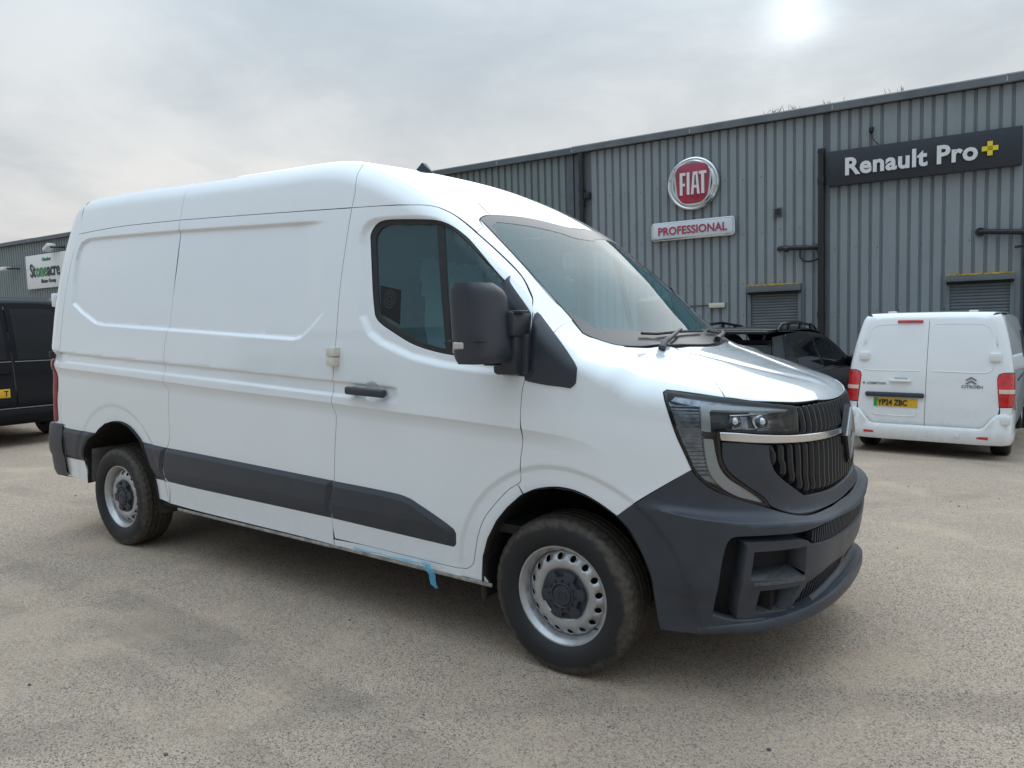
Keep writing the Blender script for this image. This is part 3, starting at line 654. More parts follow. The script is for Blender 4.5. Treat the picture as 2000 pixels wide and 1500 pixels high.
def panel(name, loop, frame, mt, parent, gap=.0027, h=.022, off=0.0, holes=(), skirt=.014, f=None, extra=(), step=None, corner=32, raw2d=False, roll=.0014):
    f = f or F; st = step or max(.006, h*.6)
    fl = (lambda q: np.asarray(q)) if (raw2d or frame is FSIDE or f is not F) else (lambda q: snap(q, f))
    A = catmull(loop if raw2d else frame.to2(fl(loop)), True, st, corner)
    if area2(A) < 0: A = A[::-1]
    A = inset(A, gap); loops = [A]
    for q in holes:
        B = catmull(q if raw2d else frame.to2(fl(q)), True, st, corner)
        if area2(B) < 0: B = B[::-1]
        loops.append(inset(B, -gap)[::-1])
    allb = np.vstack(loops)
    lo, hi = A.min(0), A.max(0)
    gx, gy = np.meshgrid(np.arange(lo[0]+h*.37, hi[0], h), np.arange(lo[1]+h*.41, hi[1], h)); G = np.c_[gx.ravel(), gy.ravel()]
    def ok(Q): 
        if not len(Q): return np.zeros(0, bool)
        m = inside(Q, A)
        for B in loops[1:]: m &= ~inside(Q, B)
        return m
    G = G[ok(G)]; pts = []
    for e in extra:
        E_ = catmull(e, False, h*.55, 40); E_ = E_[ok(E_)]
        if len(E_): E_ = E_[near(E_, allb) > h*.22]
        if len(E_) and len(pts): E_ = E_[near(E_, np.vstack(pts)) > .0012]
        if len(E_): pts.append(E_)
    if len(G): G = G[near(G, allb) > h*.5]
    if pts and len(G): G = G[near(G, np.vstack(pts)) > h*.4]
    X = np.vstack([allb]+pts+([G] if len(G) else [])); ed = []; k = 0
    for B in loops:
        n = len(B); ed += [(k+i, k+(i+1) % n) for i in range(n)]; k += n
    nb = k
    v, _, fc, ov, _, _ = delaunay_2d_cdt([Vector(q) for q in X], ed, [], 0, 1e-7)
    v = np.array([(q[0], q[1]) for q in v]); fc = np.array([t for t in fc if len(t) == 3])
    fc = fc[ok(v[fc].mean(1))]
    idx = {}                                   # input index -> output index
    for i, l in enumerate(ov):
        for q in l: idx[q] = i
    P = frame.lift(v, f); N = grad(P, f=f)
    o_ = off(P) if callable(off) else off
    P = P+N*(np.asarray(o_)[:, None] if np.ndim(o_) else o_)
    if callable(off):                          # a shaped offset needs the normals of its own facets
        g_ = np.cross(P[fc[:, 1]]-P[fc[:, 0]], P[fc[:, 2]]-P[fc[:, 0]]); g_[(g_*N[fc].sum(1)).sum(1) < 0] *= -1; N2 = np.zeros_like(N)
        for k_ in range(3): np.add.at(N2, fc[:, k_], g_)
        N = N2/(np.linalg.norm(N2, axis=1)[:, None]+1e-12)
    V = [P]; NN_ = [N]; Fc = [tuple(t) for t in fc]; base = len(P); k = 0
    # rolled edges
    if skirt:
        for B in loops:
            n = len(B); ids = [idx[k+i] for i in range(n)]; k += n
            p = P[ids]; nn = N[ids]; t = np.roll(p, -1, 0)-np.roll(p, 1, 0); out = np.cross(t, nn); out /= np.linalg.norm(out, axis=1)[:, None]+1e-12
            r1 = p+out*roll-nn*roll; r2 = r1-nn*skirt
            a = base; b = base+n; V += [r1, r2]; n1 = nn+out; NN_ += [n1/np.linalg.norm(n1, axis=1)[:, None], out]; base += 2*n
            for i in range(n):
                j = (i+1) % n
                Fc += [(ids[i], a+i, a+j, ids[j]), (a+i, b+i, b+j, a+j)]
    V = np.vstack(V); NN_ = np.vstack(NN_)
    # make face winding agree with the skin
    def flip(t):
        q = V[list(t[:3])]; g = np.cross(q[1]-q[0], q[2]-q[0]); return tuple(t[::-1]) if g@NN_[list(t)].sum(0) < 0 else t
    tri = np.array([t for t in Fc if len(t) == 3]); g = np.cross(V[tri[:, 1]]-V[tri[:, 0]], V[tri[:, 2]]-V[tri[:, 0]]); bad = (g*NN_[tri].sum(1)).sum(1) < 0
    tri[bad] = tri[bad][:, ::-1]
    Fc = [tuple(t) for t in tri]+[flip(t) for t in Fc if len(t) == 4]
    o = mesh_obj(name, V, Fc, mt, parent, True, NN_)
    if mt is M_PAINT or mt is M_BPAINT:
        o.data.materials.append(M_RUBBER_SHADE); nt_ = len(tri); q = 0  # seam walls coloured dark to stand in for shade in the gaps
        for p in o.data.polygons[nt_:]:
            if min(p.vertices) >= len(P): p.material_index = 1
    return o
def ribbon(name, loop, frame, mt, parent, o1, o2, f=None, step=.012, closed=True, raw2d=False, w=0.0):
    """a wall standing on the skin along an outline, between two offsets"""
    f = f or F; A = catmull(loop if raw2d else frame.to2(np.asarray(loop)), closed, step)
    if closed and area2(A) < 0: A = A[::-1]
    if w: A = inset(A, w)
    P = frame.lift(A, f); N = grad(P, f=f); n = len(P); V = np.vstack([P+N*o1, P+N*o2])
    Fc = [(i, (i+1) % n, n+(i+1) % n, n+i) for i in range(n if closed else n-1)]
    return mesh_obj(name, V, Fc, mt, parent, True)
def mir(P): P = np.asarray(P, float); return P*[1, -1, 1]
def sym(half):
    """a right-half outline starting and ending on the centre line, closed with its mirror image"""
    half = np.asarray(half, float); return np.vstack([half, mir(half[::-1])])
def O(k, rev=False):
    P = np.array(OUT[k], float); P = P[~np.isnan(P[:, 0])]; return P[::-1] if rev else P
def cat(*a): return np.vstack([np.atleast_2d(np.asarray(q, float)) for q in a])
def hp(poly):
    """half planes of a convex outline in (x, z)"""
    P = np.array(poly, float)
    if area2(P) < 0: P = P[::-1]
    t = np.roll(P, -1, 0)-P; t /= np.linalg.norm(t, axis=1)[:, None]; n = np.c_[t[:, 1], -t[:, 0]]; return n, (n*P).sum(1)
def hpd(h, x, z):
    n, c = h; r = np.full(np.shape(x), -9.)
    for (a, b), k in zip(n, c): r = np.maximum(r, a*x+b*z-k)
    return r
OUT = {   # measured outlines of the right-hand side, metres
    'ap_seam': [[-0.509, -0.832, 1.944], [-0.519, -0.794, 1.963], [-0.521, -0.758, 1.973]],
    'arch': [[-0.4, -0.998, 0.367], [-0.387, -1.006, 0.463], [-0.352, -1.016, 0.554], [-0.295, -1.024, 0.647], [-0.234, -1.027, 0.716], [-0.16, -1.03, 0.779], [-0.09, -1.031, 0.81], [0.007, -1.031, 0.83], [0.092, -1.029, 0.828], [0.16, -1.025, 0.81], [0.224, -1.017, 0.78], [0.286, -1.007, 0.741]],
    'arch_bumper': [[0.286, -1.007, 0.741], [0.333, -0.996, 0.692], [0.383, -0.978, 0.597], [0.414, -0.962, 0.5], [0.421, -0.948, 0.424], [0.429, -0.938, 0.348], [0.44, -0.93, 0.279]],
    'arch_rear': [[-3.954, -1.018, 0.567], [-3.965, -1.021, 0.607], [-3.943, -1.025, 0.665], [-3.872, -1.028, 0.734], [-3.753, -1.03, 0.79], [-3.702, -1.031, 0.825], [-3.606, -1.032, 0.87], [-3.502, -1.033, 0.888], [-3.403, -1.033, 0.887], [-3.31, -1.032, 0.863], [-3.235, -1.031, 0.82], [-3.177, -1.03, 0.77], [-3.141, -1.025, 0.681], [-3.093, -1.02, 0.598], [-3.06, -1.014, 0.531], [-3.052, -1.0, 0.398]],
    'bseam': [[-1.242, -0.915, 2.117], [-1.257, -0.94, 1.977], [-1.279, -0.98, 1.717], [-1.288, -1.012, 1.457], [-1.297, -1.024, 1.321], [-1.311, -1.031, 1.184], [-1.315, -1.034, 1.1], [-1.301, -1.035, 1.058], [-1.323, -1.033, 0.875], [-1.341, -1.027, 0.711], [-1.38, -1.018, 0.569], [-1.384, -1.011, 0.505], [-1.383, -1.005, 0.452], [-1.387, -1.0, 0.399]],
    'bseam_top': [[-1.324, -0.718, 2.387], [-1.267, -0.813, 2.341], [-1.254, -0.853, 2.302], [-1.234, -0.895, 2.211], [-1.243, -0.914, 2.118]],
    'bump_shelf': [[0.561, -0.909, 0.941], [0.598, -0.885, 0.892], [0.643, -0.852, 0.854], [0.767, -0.733, 0.792], [0.889, -0.59, 0.735], [0.956, -0.348, 0.724], [0.979, 0.249, 0.714]],
    'bump_wing': [[0.286, -1.007, 0.741], [0.355, -0.995, 0.796], [0.54, -0.92, 0.925], [0.561, -0.909, 0.941]],
    'door_bottom': [[-0.456, -1.001, 0.416], [-0.478, -0.999, 0.392], [-0.501, -0.999, 0.38], [-0.541, -0.998, 0.378], [-0.693, -0.998, 0.379], [-0.941, -0.999, 0.384], [-1.153, -0.999, 0.389], [-1.377, -0.999, 0.391]],
    'door_front': [[-0.174, -0.884, 1.64], [-0.153, -0.909, 1.613], [-0.124, -0.965, 1.563], [-0.111, -1.015, 1.421], [-0.125, -1.025, 1.292], [-0.14, -1.028, 1.239], [-0.149, -1.034, 1.108], [-0.148, -1.035, 1.02], [-0.163, -1.034, 0.93], [-0.171, -1.032, 0.835], [-0.188, -1.031, 0.82], [-0.307, -1.028, 0.732], [-0.289, -1.028, 0.743], [-0.369, -1.024, 0.65], [-0.415, -1.017, 0.559], [-0.442, -1.007, 0.468], [-0.456, -1.001, 0.414], [-0.48, -0.999, 0.388], [-0.525, -0.998, 0.378], [-0.579, -0.998, 0.376]],
    'drl_low': [[0.603, -0.88, 1.06], [0.632, -0.858, 1.056], [0.643, -0.853, 0.992], [0.656, -0.843, 0.943], [0.681, -0.821, 0.901], [0.73, -0.772, 0.857], [0.79, -0.701, 0.796], [0.779, -0.717, 0.793], [0.718, -0.785, 0.825], [0.669, -0.831, 0.861], [0.637, -0.857, 0.903], [0.617, -0.872, 0.952]],
    'drl_up': [[0.586, -0.868, 1.19], [0.593, -0.854, 1.198], [0.842, -0.52, 1.165], [0.844, -0.53, 1.155], [0.622, -0.844, 1.177], [0.616, -0.855, 1.166], [0.625, -0.862, 1.087], [0.596, -0.883, 1.092]],
    'gutter_cab': [[-1.243, -0.914, 2.118], [-1.051, -0.917, 2.107], [-0.851, -0.913, 2.093], [-0.767, -0.898, 2.086], [-0.703, -0.877, 2.072], [-0.649, -0.851, 2.046], [-0.588, -0.837, 2.005], [-0.509, -0.832, 1.944], [-0.374, -0.828, 1.834], [-0.256, -0.839, 1.731], [-0.174, -0.884, 1.64]],
    'gutter_rear': [[-1.244, -0.915, 2.117], [-1.924, -0.907, 2.153], [-2.787, -0.898, 2.195], [-3.407, -0.894, 2.214], [-3.798, -0.894, 2.215], [-4.067, -0.895, 2.209]],
    'hl_inner': [[0.808, -0.679, 0.777], [0.783, -0.707, 0.817], [0.736, -0.766, 0.868], [0.693, -0.81, 0.913], [0.671, -0.83, 0.946], [0.658, -0.84, 0.991], [0.65, -0.842, 1.071]],
    'hl_left': [[0.452, -0.926, 1.241], [0.469, -0.942, 1.199], [0.508, -0.935, 1.081], [0.537, -0.922, 1.009], [0.564, -0.907, 0.941], [0.598, -0.885, 0.892], [0.643, -0.852, 0.854], [0.706, -0.797, 0.818], [0.767, -0.733, 0.792], [0.805, -0.685, 0.774]],
    'hl_top': [[0.452, -0.926, 1.241], [0.461, -0.912, 1.25], [0.647, -0.775, 1.214], [0.745, -0.672, 1.192], [0.846, -0.503, 1.167]],
    'hole_bot': [[0.629, -0.849, 0.354], [0.691, -0.797, 0.329], [0.769, -0.721, 0.323], [0.857, -0.598, 0.325], [0.912, -0.487, 0.347], [0.966, -0.256, 0.387], [0.979, -0.007, 0.412]],
    'hole_left': [[0.693, -0.874, 0.661], [0.671, -0.879, 0.553], [0.629, -0.849, 0.354]],
    'hole_top': [[0.693, -0.874, 0.661], [0.706, -0.866, 0.681], [0.725, -0.852, 0.687], [0.817, -0.767, 0.685], [0.915, -0.633, 0.681], [0.98, -0.464, 0.693], [1.016, -0.127, 0.674]],
    'hood_front': [[0.647, -0.773, 1.215], [0.744, -0.67, 1.194], [0.842, -0.49, 1.176], [0.895, -0.286, 1.168], [0.919, 0.026, 1.153], [0.908, 0.289, 1.143]],
    'hood_side': [[0.146, -0.698, 1.42], [0.267, -0.629, 1.371], [0.391, -0.585, 1.331], [0.501, -0.606, 1.295], [0.55, -0.65, 1.274], [0.569, -0.669, 1.265], [0.619, -0.741, 1.24], [0.647, -0.773, 1.215]],
    'ins_left': [[0.75, -0.83, 0.658], [0.757, -0.822, 0.637], [0.742, -0.821, 0.516], [0.707, -0.784, 0.327]],
    'ins_top': [[0.75, -0.83, 0.658], [0.847, -0.731, 0.652], [0.932, -0.6, 0.637], [0.947, -0.563, 0.613], [0.995, -0.324, 0.596], [1.013, -0.099, 0.589]],
    'rear_edge': [[-4.041, -0.862, 2.348], [-4.084, -0.896, 2.208], [-4.12, -0.926, 2.059], [-4.15, -0.952, 1.901], [-4.169, -0.982, 1.703], [-4.179, -0.984, 1.686], [-4.199, -1.017, 1.407]],
    'roof_seam': [[-0.977, -0.456, 2.285], [-0.767, -0.551, 2.175], [-0.586, -0.617, 2.052]],
    'slide': [[-2.791, -0.946, 1.936], [-2.808, -0.979, 1.722], [-2.825, -1.007, 1.494], [-2.843, -1.018, 1.394], [-2.848, -1.026, 1.279], [-2.857, -1.032, 1.163], [-2.819, -1.033, 1.136], [-2.838, -1.034, 0.976], [-2.847, -1.031, 0.814], [-2.933, -1.026, 0.688], [-2.943, -1.02, 0.597], [-2.901, -1.01, 0.494], [-2.924, -0.999, 0.384]],
    'slide_top': [[-2.846, -0.782, 2.437], [-2.796, -0.841, 2.383], [-2.788, -0.898, 2.197]],
    'tri_wing': [[-0.119, -0.964, 1.559], [-0.015, -0.978, 1.463], [0.09, -1.01, 1.355], [0.108, -1.017, 1.331], [0.106, -1.022, 1.277], [0.092, -1.024, 1.264], [0.06, -1.025, 1.268], [-0.12, -1.026, 1.287]],
    'win_glass': [[-1.07, -0.947, 1.931], [-1.067, -0.941, 1.967], [-1.043, -0.937, 1.995], [-1.003, -0.935, 2.007], [-0.934, -0.935, 2.006], [-0.674, -0.937, 1.981], [-0.626, -0.936, 1.965], [-0.568, -0.934, 1.937], [-0.494, -0.939, 1.883], [-0.341, -0.956, 1.757], [-0.292, -0.964, 1.709]],
    'win_outer': [[-1.106, -0.947, 1.934], [-1.11, -0.942, 1.965], [-1.099, -0.937, 1.995], [-1.074, -0.933, 2.018], [-1.033, -0.931, 2.03], [-0.971, -0.93, 2.032], [-0.771, -0.933, 2.015], [-0.664, -0.926, 2.0], [-0.597, -0.919, 1.974], [-0.538, -0.918, 1.937], [-0.478, -0.921, 1.89], [-0.292, -0.956, 1.719], [-0.289, -0.953, 1.719]],
    'win_outer2': [[-1.107, -0.945, 1.944], [-1.094, -0.958, 1.862], [-1.042, -0.998, 1.577], [-1.012, -1.003, 1.536], [-0.919, -1.008, 1.486], [-0.783, -1.015, 1.427], [-0.655, -1.018, 1.395], [-0.533, -1.019, 1.377]],
    'wing_apillar': [[-0.027, -0.796, 1.527], [-0.03, -0.885, 1.505], [-0.021, -0.977, 1.467]],
    'ws_in_left': [[-0.522, -0.707, 1.986], [-0.368, -0.754, 1.848], [-0.117, -0.788, 1.613], [-0.032, -0.747, 1.544], [0.011, -0.712, 1.516]],
    'ws_left': [[-0.569, -0.73, 2.016], [-0.235, -0.779, 1.728], [-0.03, -0.792, 1.53], [0.036, -0.816, 1.47], [0.065, -0.8, 1.453], [0.146, -0.698, 1.42], [0.245, -0.403, 1.408], [0.302, 0.301, 1.383]],
}
# pressed lines of the side
ZG = crv([(-4.6, 1.37), (-3.438, 1.320), (-2.835, 1.297), (-2.209, 1.272), (-1.342, 1.236), (-.869, 1.216), (0, 1.18)])
ZB = crv([(-4.6, 1.305), (-3.438, 1.259), (-2.848, 1.234), (-2.209, 1.207), (-1.342, 1.169), (-.869, 1.152), (0, 1.12)])
ZC = crv([(-4.6, 1.236), (-3.439, 1.189), (-2.857, 1.163), (-2.21, 1.134), (-1.343, 1.103), (-.91, 1.082), (-.529, 1.066), (-.149, 1.047), (.013, 1.036), (.154, 1.012), (.24, .973), (.5, .83)])
REC = [(-4.060, 1.70), (-4.075, 1.80), (-4.078, 2.0), (-4.062, 2.09), (-4.02, 2.145), (-3.92, 2.166), (-3.6, 2.162), (-2.77, 2.135), (-1.76, 2.089), (-1.1, 2.062), (-1.1, 1.2), (-1.48, 1.50), (-1.555, 1.452), (-1.62, 1.439), (-2.15, 1.466), (-2.83, 1.498), (-3.64, 1.539), (-3.72, 1.55), (-3.92, 1.63)]
REC = [(-4.060, 1.70), (-4.078, 1.85), (-4.075, 2.02), (-4.058, 2.09), (-4.02, 2.145), (-3.92, 2.170), (-3.6, 2.164), (-2.77, 2.135), (-1.76, 2.089), (-1.44, 2.074), (-1.0, 2.05), (-1.0, 1.88), (-1.42, 1.55), (-1.50, 1.488), (-1.56, 1.452), (-1.62, 1.440), (-2.15, 1.466), (-2.83, 1.498), (-3.62, 1.538), (-3.72, 1.552), (-3.92, 1.63)]
REC_H = hp(REC)
WIN_IN = [(-1.178, 1.93), (-1.172, 1.975), (-1.158, 2.012), (-1.126, 2.040), (-1.071, 2.055), (-.974, 2.054), (-.774, 2.040), (-.687, 2.024), (-.60, 1.988), (-.50, 1.92), (-.22, 1.68), (-.08, 1.54), (-.08, 1.29), (-.258, 1.289), (-.579, 1.316), (-.78, 1.35), (-.983, 1.417), (-1.07, 1.467), (-1.133, 1.558)]
WIN_H = hp(WIN_IN)
def SIDE_FEAT(x, y, z):
    x, y, z = np.broadcast_arrays(x, y, z); m = (x < .62) & (np.abs(y) > .8); d = np.zeros(x.shape)
    if m.any(): d[m] = side_press(x[m], z[m])
    return d
def side_press(x, z):
    d = np.zeros(np.shape(x))
    fx = sst(-.845, -.90, x); zg = ZG(x); zb = ZB(x); zc = ZC(x)
    d -= .011*fx*(sst(zg+.005, zg-.005, z)-sst(zb+.012, zb-.012, z))
    u = np.clip((zc+.022-z)/.075, 0, 1); d -= .018*(1-(1-u)**2)*sst(.30, -.15, x)*(1-.45*sst(-.15, -.8, z-zc))
    d -= .018*sst(.0, -.024, hpd(REC_H, x, z))*sst(-1.36, -1.60, x+.12*(z-1.75))
    d -= .020*sst(.0, -.040, hpd(WIN_H, x, z))
    r = np.hypot(x-.02, z-.365); d -= .009*sst(.565, .535, r)
    r = np.hypot(x+3.51, z-.43); d -= .006*sst(.585, .55, r)
    r = np.hypot((x+1.027)/1.05, z-1.190); d -= .016*sst(.058, .03, r)
    return d
def top_feat(x, y, z):
    """raised centre of the bonnet with its two tapering flutes"""
    ya = np.abs(y); on = sst(.16, .30, x)*sst(.93, .80, x)
    e1 = .50-.20*(x-.3)/.6; e2 = .385-.30*(x-.3)/.6
    return on*(.010*sst(e1+.05, e1-.03, ya)-.007*sst(e2+.03, e2-.03, ya)*sst(.86, .6, x)+.004*sst(e2-.03, e2-.13, ya))
_top0 = top_n
def top_n(x, y, z): return _top0(x, y, z)-top_feat(x, y, z)
FSIDE = Lin((0, 1, 0), (1, 0, 0)); FUP = Lin((0, .75, -.66), (1, 0, 0)); FTOP = Lin((0, 0, -1), (1, 0, 0), 4.0); FWING = Lin((-.38, .78, -.5), (1, 0, 0)); FWS = Lin((-.62, 0, -.78), (0, 1, 0), 3.2); FREAR = Lin((1, 0, 0), (0, -1, 0), 6.0); NOSE = Cyl()
def line2(zf, x0, x1, dz=0.0): return [(x, float(zf(x))+dz) for x in np.linspace(x0, x1, 40)]
EX_SIDE = [line2(ZG, -4.4, -.84, d) for d in (-.005, 0, .005)]+[line2(ZB, -4.4, -.84, d) for d in (-.012, -.006, 0, .006, .012)]+[line2(ZC, -4.4, .3, d) for d in (-.053, -.04, -.025, -.01, .005, .014, .0195, .0245)]
_rc = catmull(REC, True, .02); _rc = _rc if area2(_rc) > 0 else _rc[::-1]
for g in (0, .006, .012, .018, .024): EX_SIDE.append(inset(_rc, g))
for cx_, cz_, rr in ((.02, .365, (.535, .5425, .55, .5575, .565)), (-3.51, .43, (.55, .559, .5675, .576, .585))):
    for r in rr: EX_SIDE.append([(cx_+r*math.cos(a), cz_+r*math.sin(a)) for a in np.linspace(-.3, 3.44, 90)])
EX_SIDE = [np.array(e) for e in EX_SIDE]
EX_DOOR = EX_SIDE+[inset(catmull(WIN_IN, True, .02)[::-1] if area2(catmull(WIN_IN, True, .02)) < 0 else catmull(WIN_IN, True, .02), g) for g in (0, .01, .02, .03, .04)]+[np.array([(-1.027+r*math.cos(a), 1.19+r*math.sin(a)) for a in np.linspace(0, 6.2, 24)]) for r in (.058, .045, .03)]
# ------------------------------------------------------------------ the white van
van = thing('white_panel_van', 'large new white panel van with charcoal bumper and side strips, plain steel wheels', 'van')
gut_c = O('gutter_cab'); dfr = O('door_front'); dbt = O('door_bottom'); bs = O('bseam')
i_door = [k for k in range(len(dfr)) if dfr[k][2] > .40]
df_main = cat(dfr[:11], [(-.245, -1.03, .782)], dfr[13:17]); 
WIN = cat(O('win_outer')[:-1], [(-.268, 0, 1.700), (-.258, 0, 1.66), (-.262, 0, 1.45), (-.285, 0, 1.395), (-.34, 0, 1.374), (-.44, 0, 1.371)], O('win_outer2', True)[:-1])
door_loop = cat(gut_c[:-1], df_main, dbt[1:], bs[::-1][1:-1])
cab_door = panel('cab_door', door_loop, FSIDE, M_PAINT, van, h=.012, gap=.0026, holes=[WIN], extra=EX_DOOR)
gr = O('gutter_rear'); sl = O('slide')
g_mid = cat(gr[0], gr[1], gr[2]); 
slide_all = cat([gr[2]], sl[:-1])
mid_loop = cat(gr[0], gr[1], slide_all, [(-2.922, -1, .384), (-2.60, -1, .373), (-2.0, -1, .364), (-1.6, -1, .358), (-1.387, -1, .352)], bs[::-1])
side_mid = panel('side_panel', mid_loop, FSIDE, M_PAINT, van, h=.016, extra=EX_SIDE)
re = O('rear_edge')
rear_edge = cat([gr[5]], [(-4.115, -.93, 2.06), (-4.150, -.95, 1.90), (-4.178, -.98, 1.69), (-4.200, -1.017, 1.407), (-4.215, -1.02, 1.25), (-4.25, -1.03, .95), (-4.262, -1.03, .80), (-4.258, -1.02, .6), (-4.250, -1.0, .435)])
ar = O('arch_rear')
rq_loop = cat([gr[2]], gr[3], gr[4], rear_edge, [(-3.985, -1, .415), (-3.962, -1.02, .50)], ar[1:-1], [(-3.052, -1, .398), (-2.93, -1, .384)], sl[::-1][1:-1])
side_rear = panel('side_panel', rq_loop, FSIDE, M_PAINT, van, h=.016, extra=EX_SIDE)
# roof sides above the gutter line
RSE = [(-4.16, -.70, 2.48), (-3.6, -.715, 2.48), (-2.86, -.715, 2.45), (-2.1, -.715, 2.42), (-1.325, -.70, 2.40)]
bt = O('bseam_top'); st_ = O('slide_top')
rsm = O('roof_seam')
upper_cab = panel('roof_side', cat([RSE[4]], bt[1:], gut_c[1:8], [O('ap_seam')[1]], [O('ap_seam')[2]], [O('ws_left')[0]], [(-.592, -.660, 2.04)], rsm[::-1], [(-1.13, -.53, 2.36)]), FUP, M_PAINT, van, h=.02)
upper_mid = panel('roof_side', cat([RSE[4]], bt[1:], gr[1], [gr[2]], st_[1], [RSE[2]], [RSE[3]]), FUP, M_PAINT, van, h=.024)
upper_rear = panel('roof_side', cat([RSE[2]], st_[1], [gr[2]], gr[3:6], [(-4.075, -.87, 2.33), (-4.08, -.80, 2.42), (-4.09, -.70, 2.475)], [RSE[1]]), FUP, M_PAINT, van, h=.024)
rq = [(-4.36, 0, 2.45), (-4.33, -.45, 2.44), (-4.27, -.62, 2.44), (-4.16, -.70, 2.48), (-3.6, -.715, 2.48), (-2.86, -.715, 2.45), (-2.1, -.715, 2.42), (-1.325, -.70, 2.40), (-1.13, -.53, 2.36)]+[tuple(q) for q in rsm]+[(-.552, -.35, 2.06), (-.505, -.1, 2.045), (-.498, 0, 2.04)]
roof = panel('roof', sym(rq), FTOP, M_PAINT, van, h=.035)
wsl = O('ws_left'); 
a_pillar = panel('pillar', cat([O('ap_seam')[0]], gut_c[8:], dfr[1:3], [(-.095, -.985, 1.545)], O('wing_apillar', True), wsl[::-1][5:], O('ap_seam', True)[:-1]), FUP, M_PAINT, van, h=.018, gap=.0005)
# front wing
hs = O('hood_side')
wing_loop = cat(O('wing_apillar'), [(-.095, -.985, 1.54)], dfr[2:11], [(-.160, -1.03, .779)], O('arch')[6:], O('bump_wing')[1:-1], O('hl_left', True)[5:], O('hl_top')[1:3], hs[::-1][1:], wsl[::-1][3:5])
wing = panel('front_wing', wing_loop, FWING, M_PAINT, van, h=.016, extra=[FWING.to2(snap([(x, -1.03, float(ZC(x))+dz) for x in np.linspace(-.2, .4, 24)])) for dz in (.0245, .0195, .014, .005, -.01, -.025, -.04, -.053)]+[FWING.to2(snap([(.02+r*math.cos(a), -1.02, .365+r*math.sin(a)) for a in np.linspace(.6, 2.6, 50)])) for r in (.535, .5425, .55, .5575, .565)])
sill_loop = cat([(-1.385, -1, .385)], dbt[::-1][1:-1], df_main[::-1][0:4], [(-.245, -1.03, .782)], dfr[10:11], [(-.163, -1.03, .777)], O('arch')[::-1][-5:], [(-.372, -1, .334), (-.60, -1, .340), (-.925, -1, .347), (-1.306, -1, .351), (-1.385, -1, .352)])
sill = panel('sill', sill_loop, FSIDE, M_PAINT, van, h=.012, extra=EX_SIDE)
# bonnet
hf = O('hood_front')
hood_half = cat([(.325, 0, 1.38), (.30, -.25, 1.39), (.262, -.45, 1.40), (.20, -.62, 1.41), (.163, -.70, 1.41)], hs[1:-1], hf[:4], [(.918, -.15, 1.16), (.924, 0, 1.155)])
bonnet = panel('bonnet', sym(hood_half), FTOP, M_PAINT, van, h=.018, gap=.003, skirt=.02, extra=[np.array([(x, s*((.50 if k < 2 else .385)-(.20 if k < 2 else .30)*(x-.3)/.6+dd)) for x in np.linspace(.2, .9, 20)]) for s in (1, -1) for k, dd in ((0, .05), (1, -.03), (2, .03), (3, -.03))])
# windscreen: glass over a dark printed border
ws_half = cat([(-.493, 0, 2.035), (-.500, -.1, 2.04), (-.547, -.35, 2.058), (-.580, -.617, 2.052), (-.586, -.660, 2.04), (-.580, -.70, 2.03)], wsl[:5], [(.154, -.713, 1.42), (.215, -.56, 1.41), (.25, -.42, 1.40), (.29, -.2, 1.39), (.305, 0, 1.385)])
ws_in_half = cat([(-.40, 0, 1.96), (-.405, -.12, 1.965), (-.43, -.17, 1.97), (-.478, -.40, 2.0), (-.530, -.640, 2.005), (-.515, -.700, 1.985)], O('ws_in_left')[1:4], [(.05, -.71, 1.50), (.10, -.58, 1.49), (.15, -.42, 1.48), (.185, -.2, 1.475), (.20, 0, 1.47)])
wind = panel('windscreen', sym(ws_half), FWS, M_WS, van, h=.03, off=.001, skirt=.004, gap=.004)
panel('windscreen_border', sym(ws_half), FWS, M_FRIT, wind, h=.03, off=.0028, skirt=.01, gap=.004, holes=[sym(ws_in_half)])
panel('windscreen_seal', sym(ws_half), FWS, M_RUBBER_SHADE, wind, h=.03, off=-.009, skirt=.01, gap=-.003, holes=[sym(ws_in_half)])
cowl = panel('cowl', sym(cat([(.285, 0, 1.39), (.27, -.25, 1.4), (.23, -.45, 1.4), (.15, -.69, 1.42), (.175, -.70, 1.41), (.24, -.60, 1.40), (.30, -.42, 1.39), (.35, 0, 1.37)])), FTOP, M_PLASTIC_U, van, h=.03, off=-.014)
# side glass
FD = lambda off: off
seal_in = cat(O('win_glass')[:-1], [(-.292, 0, 1.712), (-.285, 0, 1.67), (-.285, 0, 1.46), (-.30, 0, 1.42), (-.35, 0, 1.400), (-.44, 0, 1.398), (-.533, 0, 1.403), (-.655, 0, 1.422), (-.77, 0, 1.455), (-.90, 0, 1.512), (-.985, 0, 1.556), (-1.013, 0, 1.60), (-1.06, 0, 1.87)])
_si = catmull(FSIDE.to2(seal_in), True, .02); _si = _si if area2(_si) > 0 else _si[::-1]; _si = inset(_si, -.006)
win_seal = panel('window_seal', FSIDE.to2(WIN), FSIDE, M_RUBBER_SHADE, cab_door, h=.02, off=-.004, holes=[_si], skirt=.012, gap=-.001, raw2d=True)
win_gl = panel('window_glass', seal_in, FSIDE, M_GLASS, cab_door, h=.03, off=-.012, skirt=.0, gap=-.010)
dv = [(-.688, 0, 1.99), (-.640, 0, 1.975), (-.548, 0, 1.40), (-.585, 0, 1.405)]
panel('window_divider', dv, FSIDE, M_RUBBER_SHADE, cab_door, h=.02, off=-.006, skirt=.012)
panel('window_rail', [(-.60, 0, 1.436), (-.548, 0, 1.43), (-.547, 0, 1.40), (-.585, 0, 1.405)], FSIDE, M_BLACK, cab_door, h=.02, off=-.009, skirt=.01)
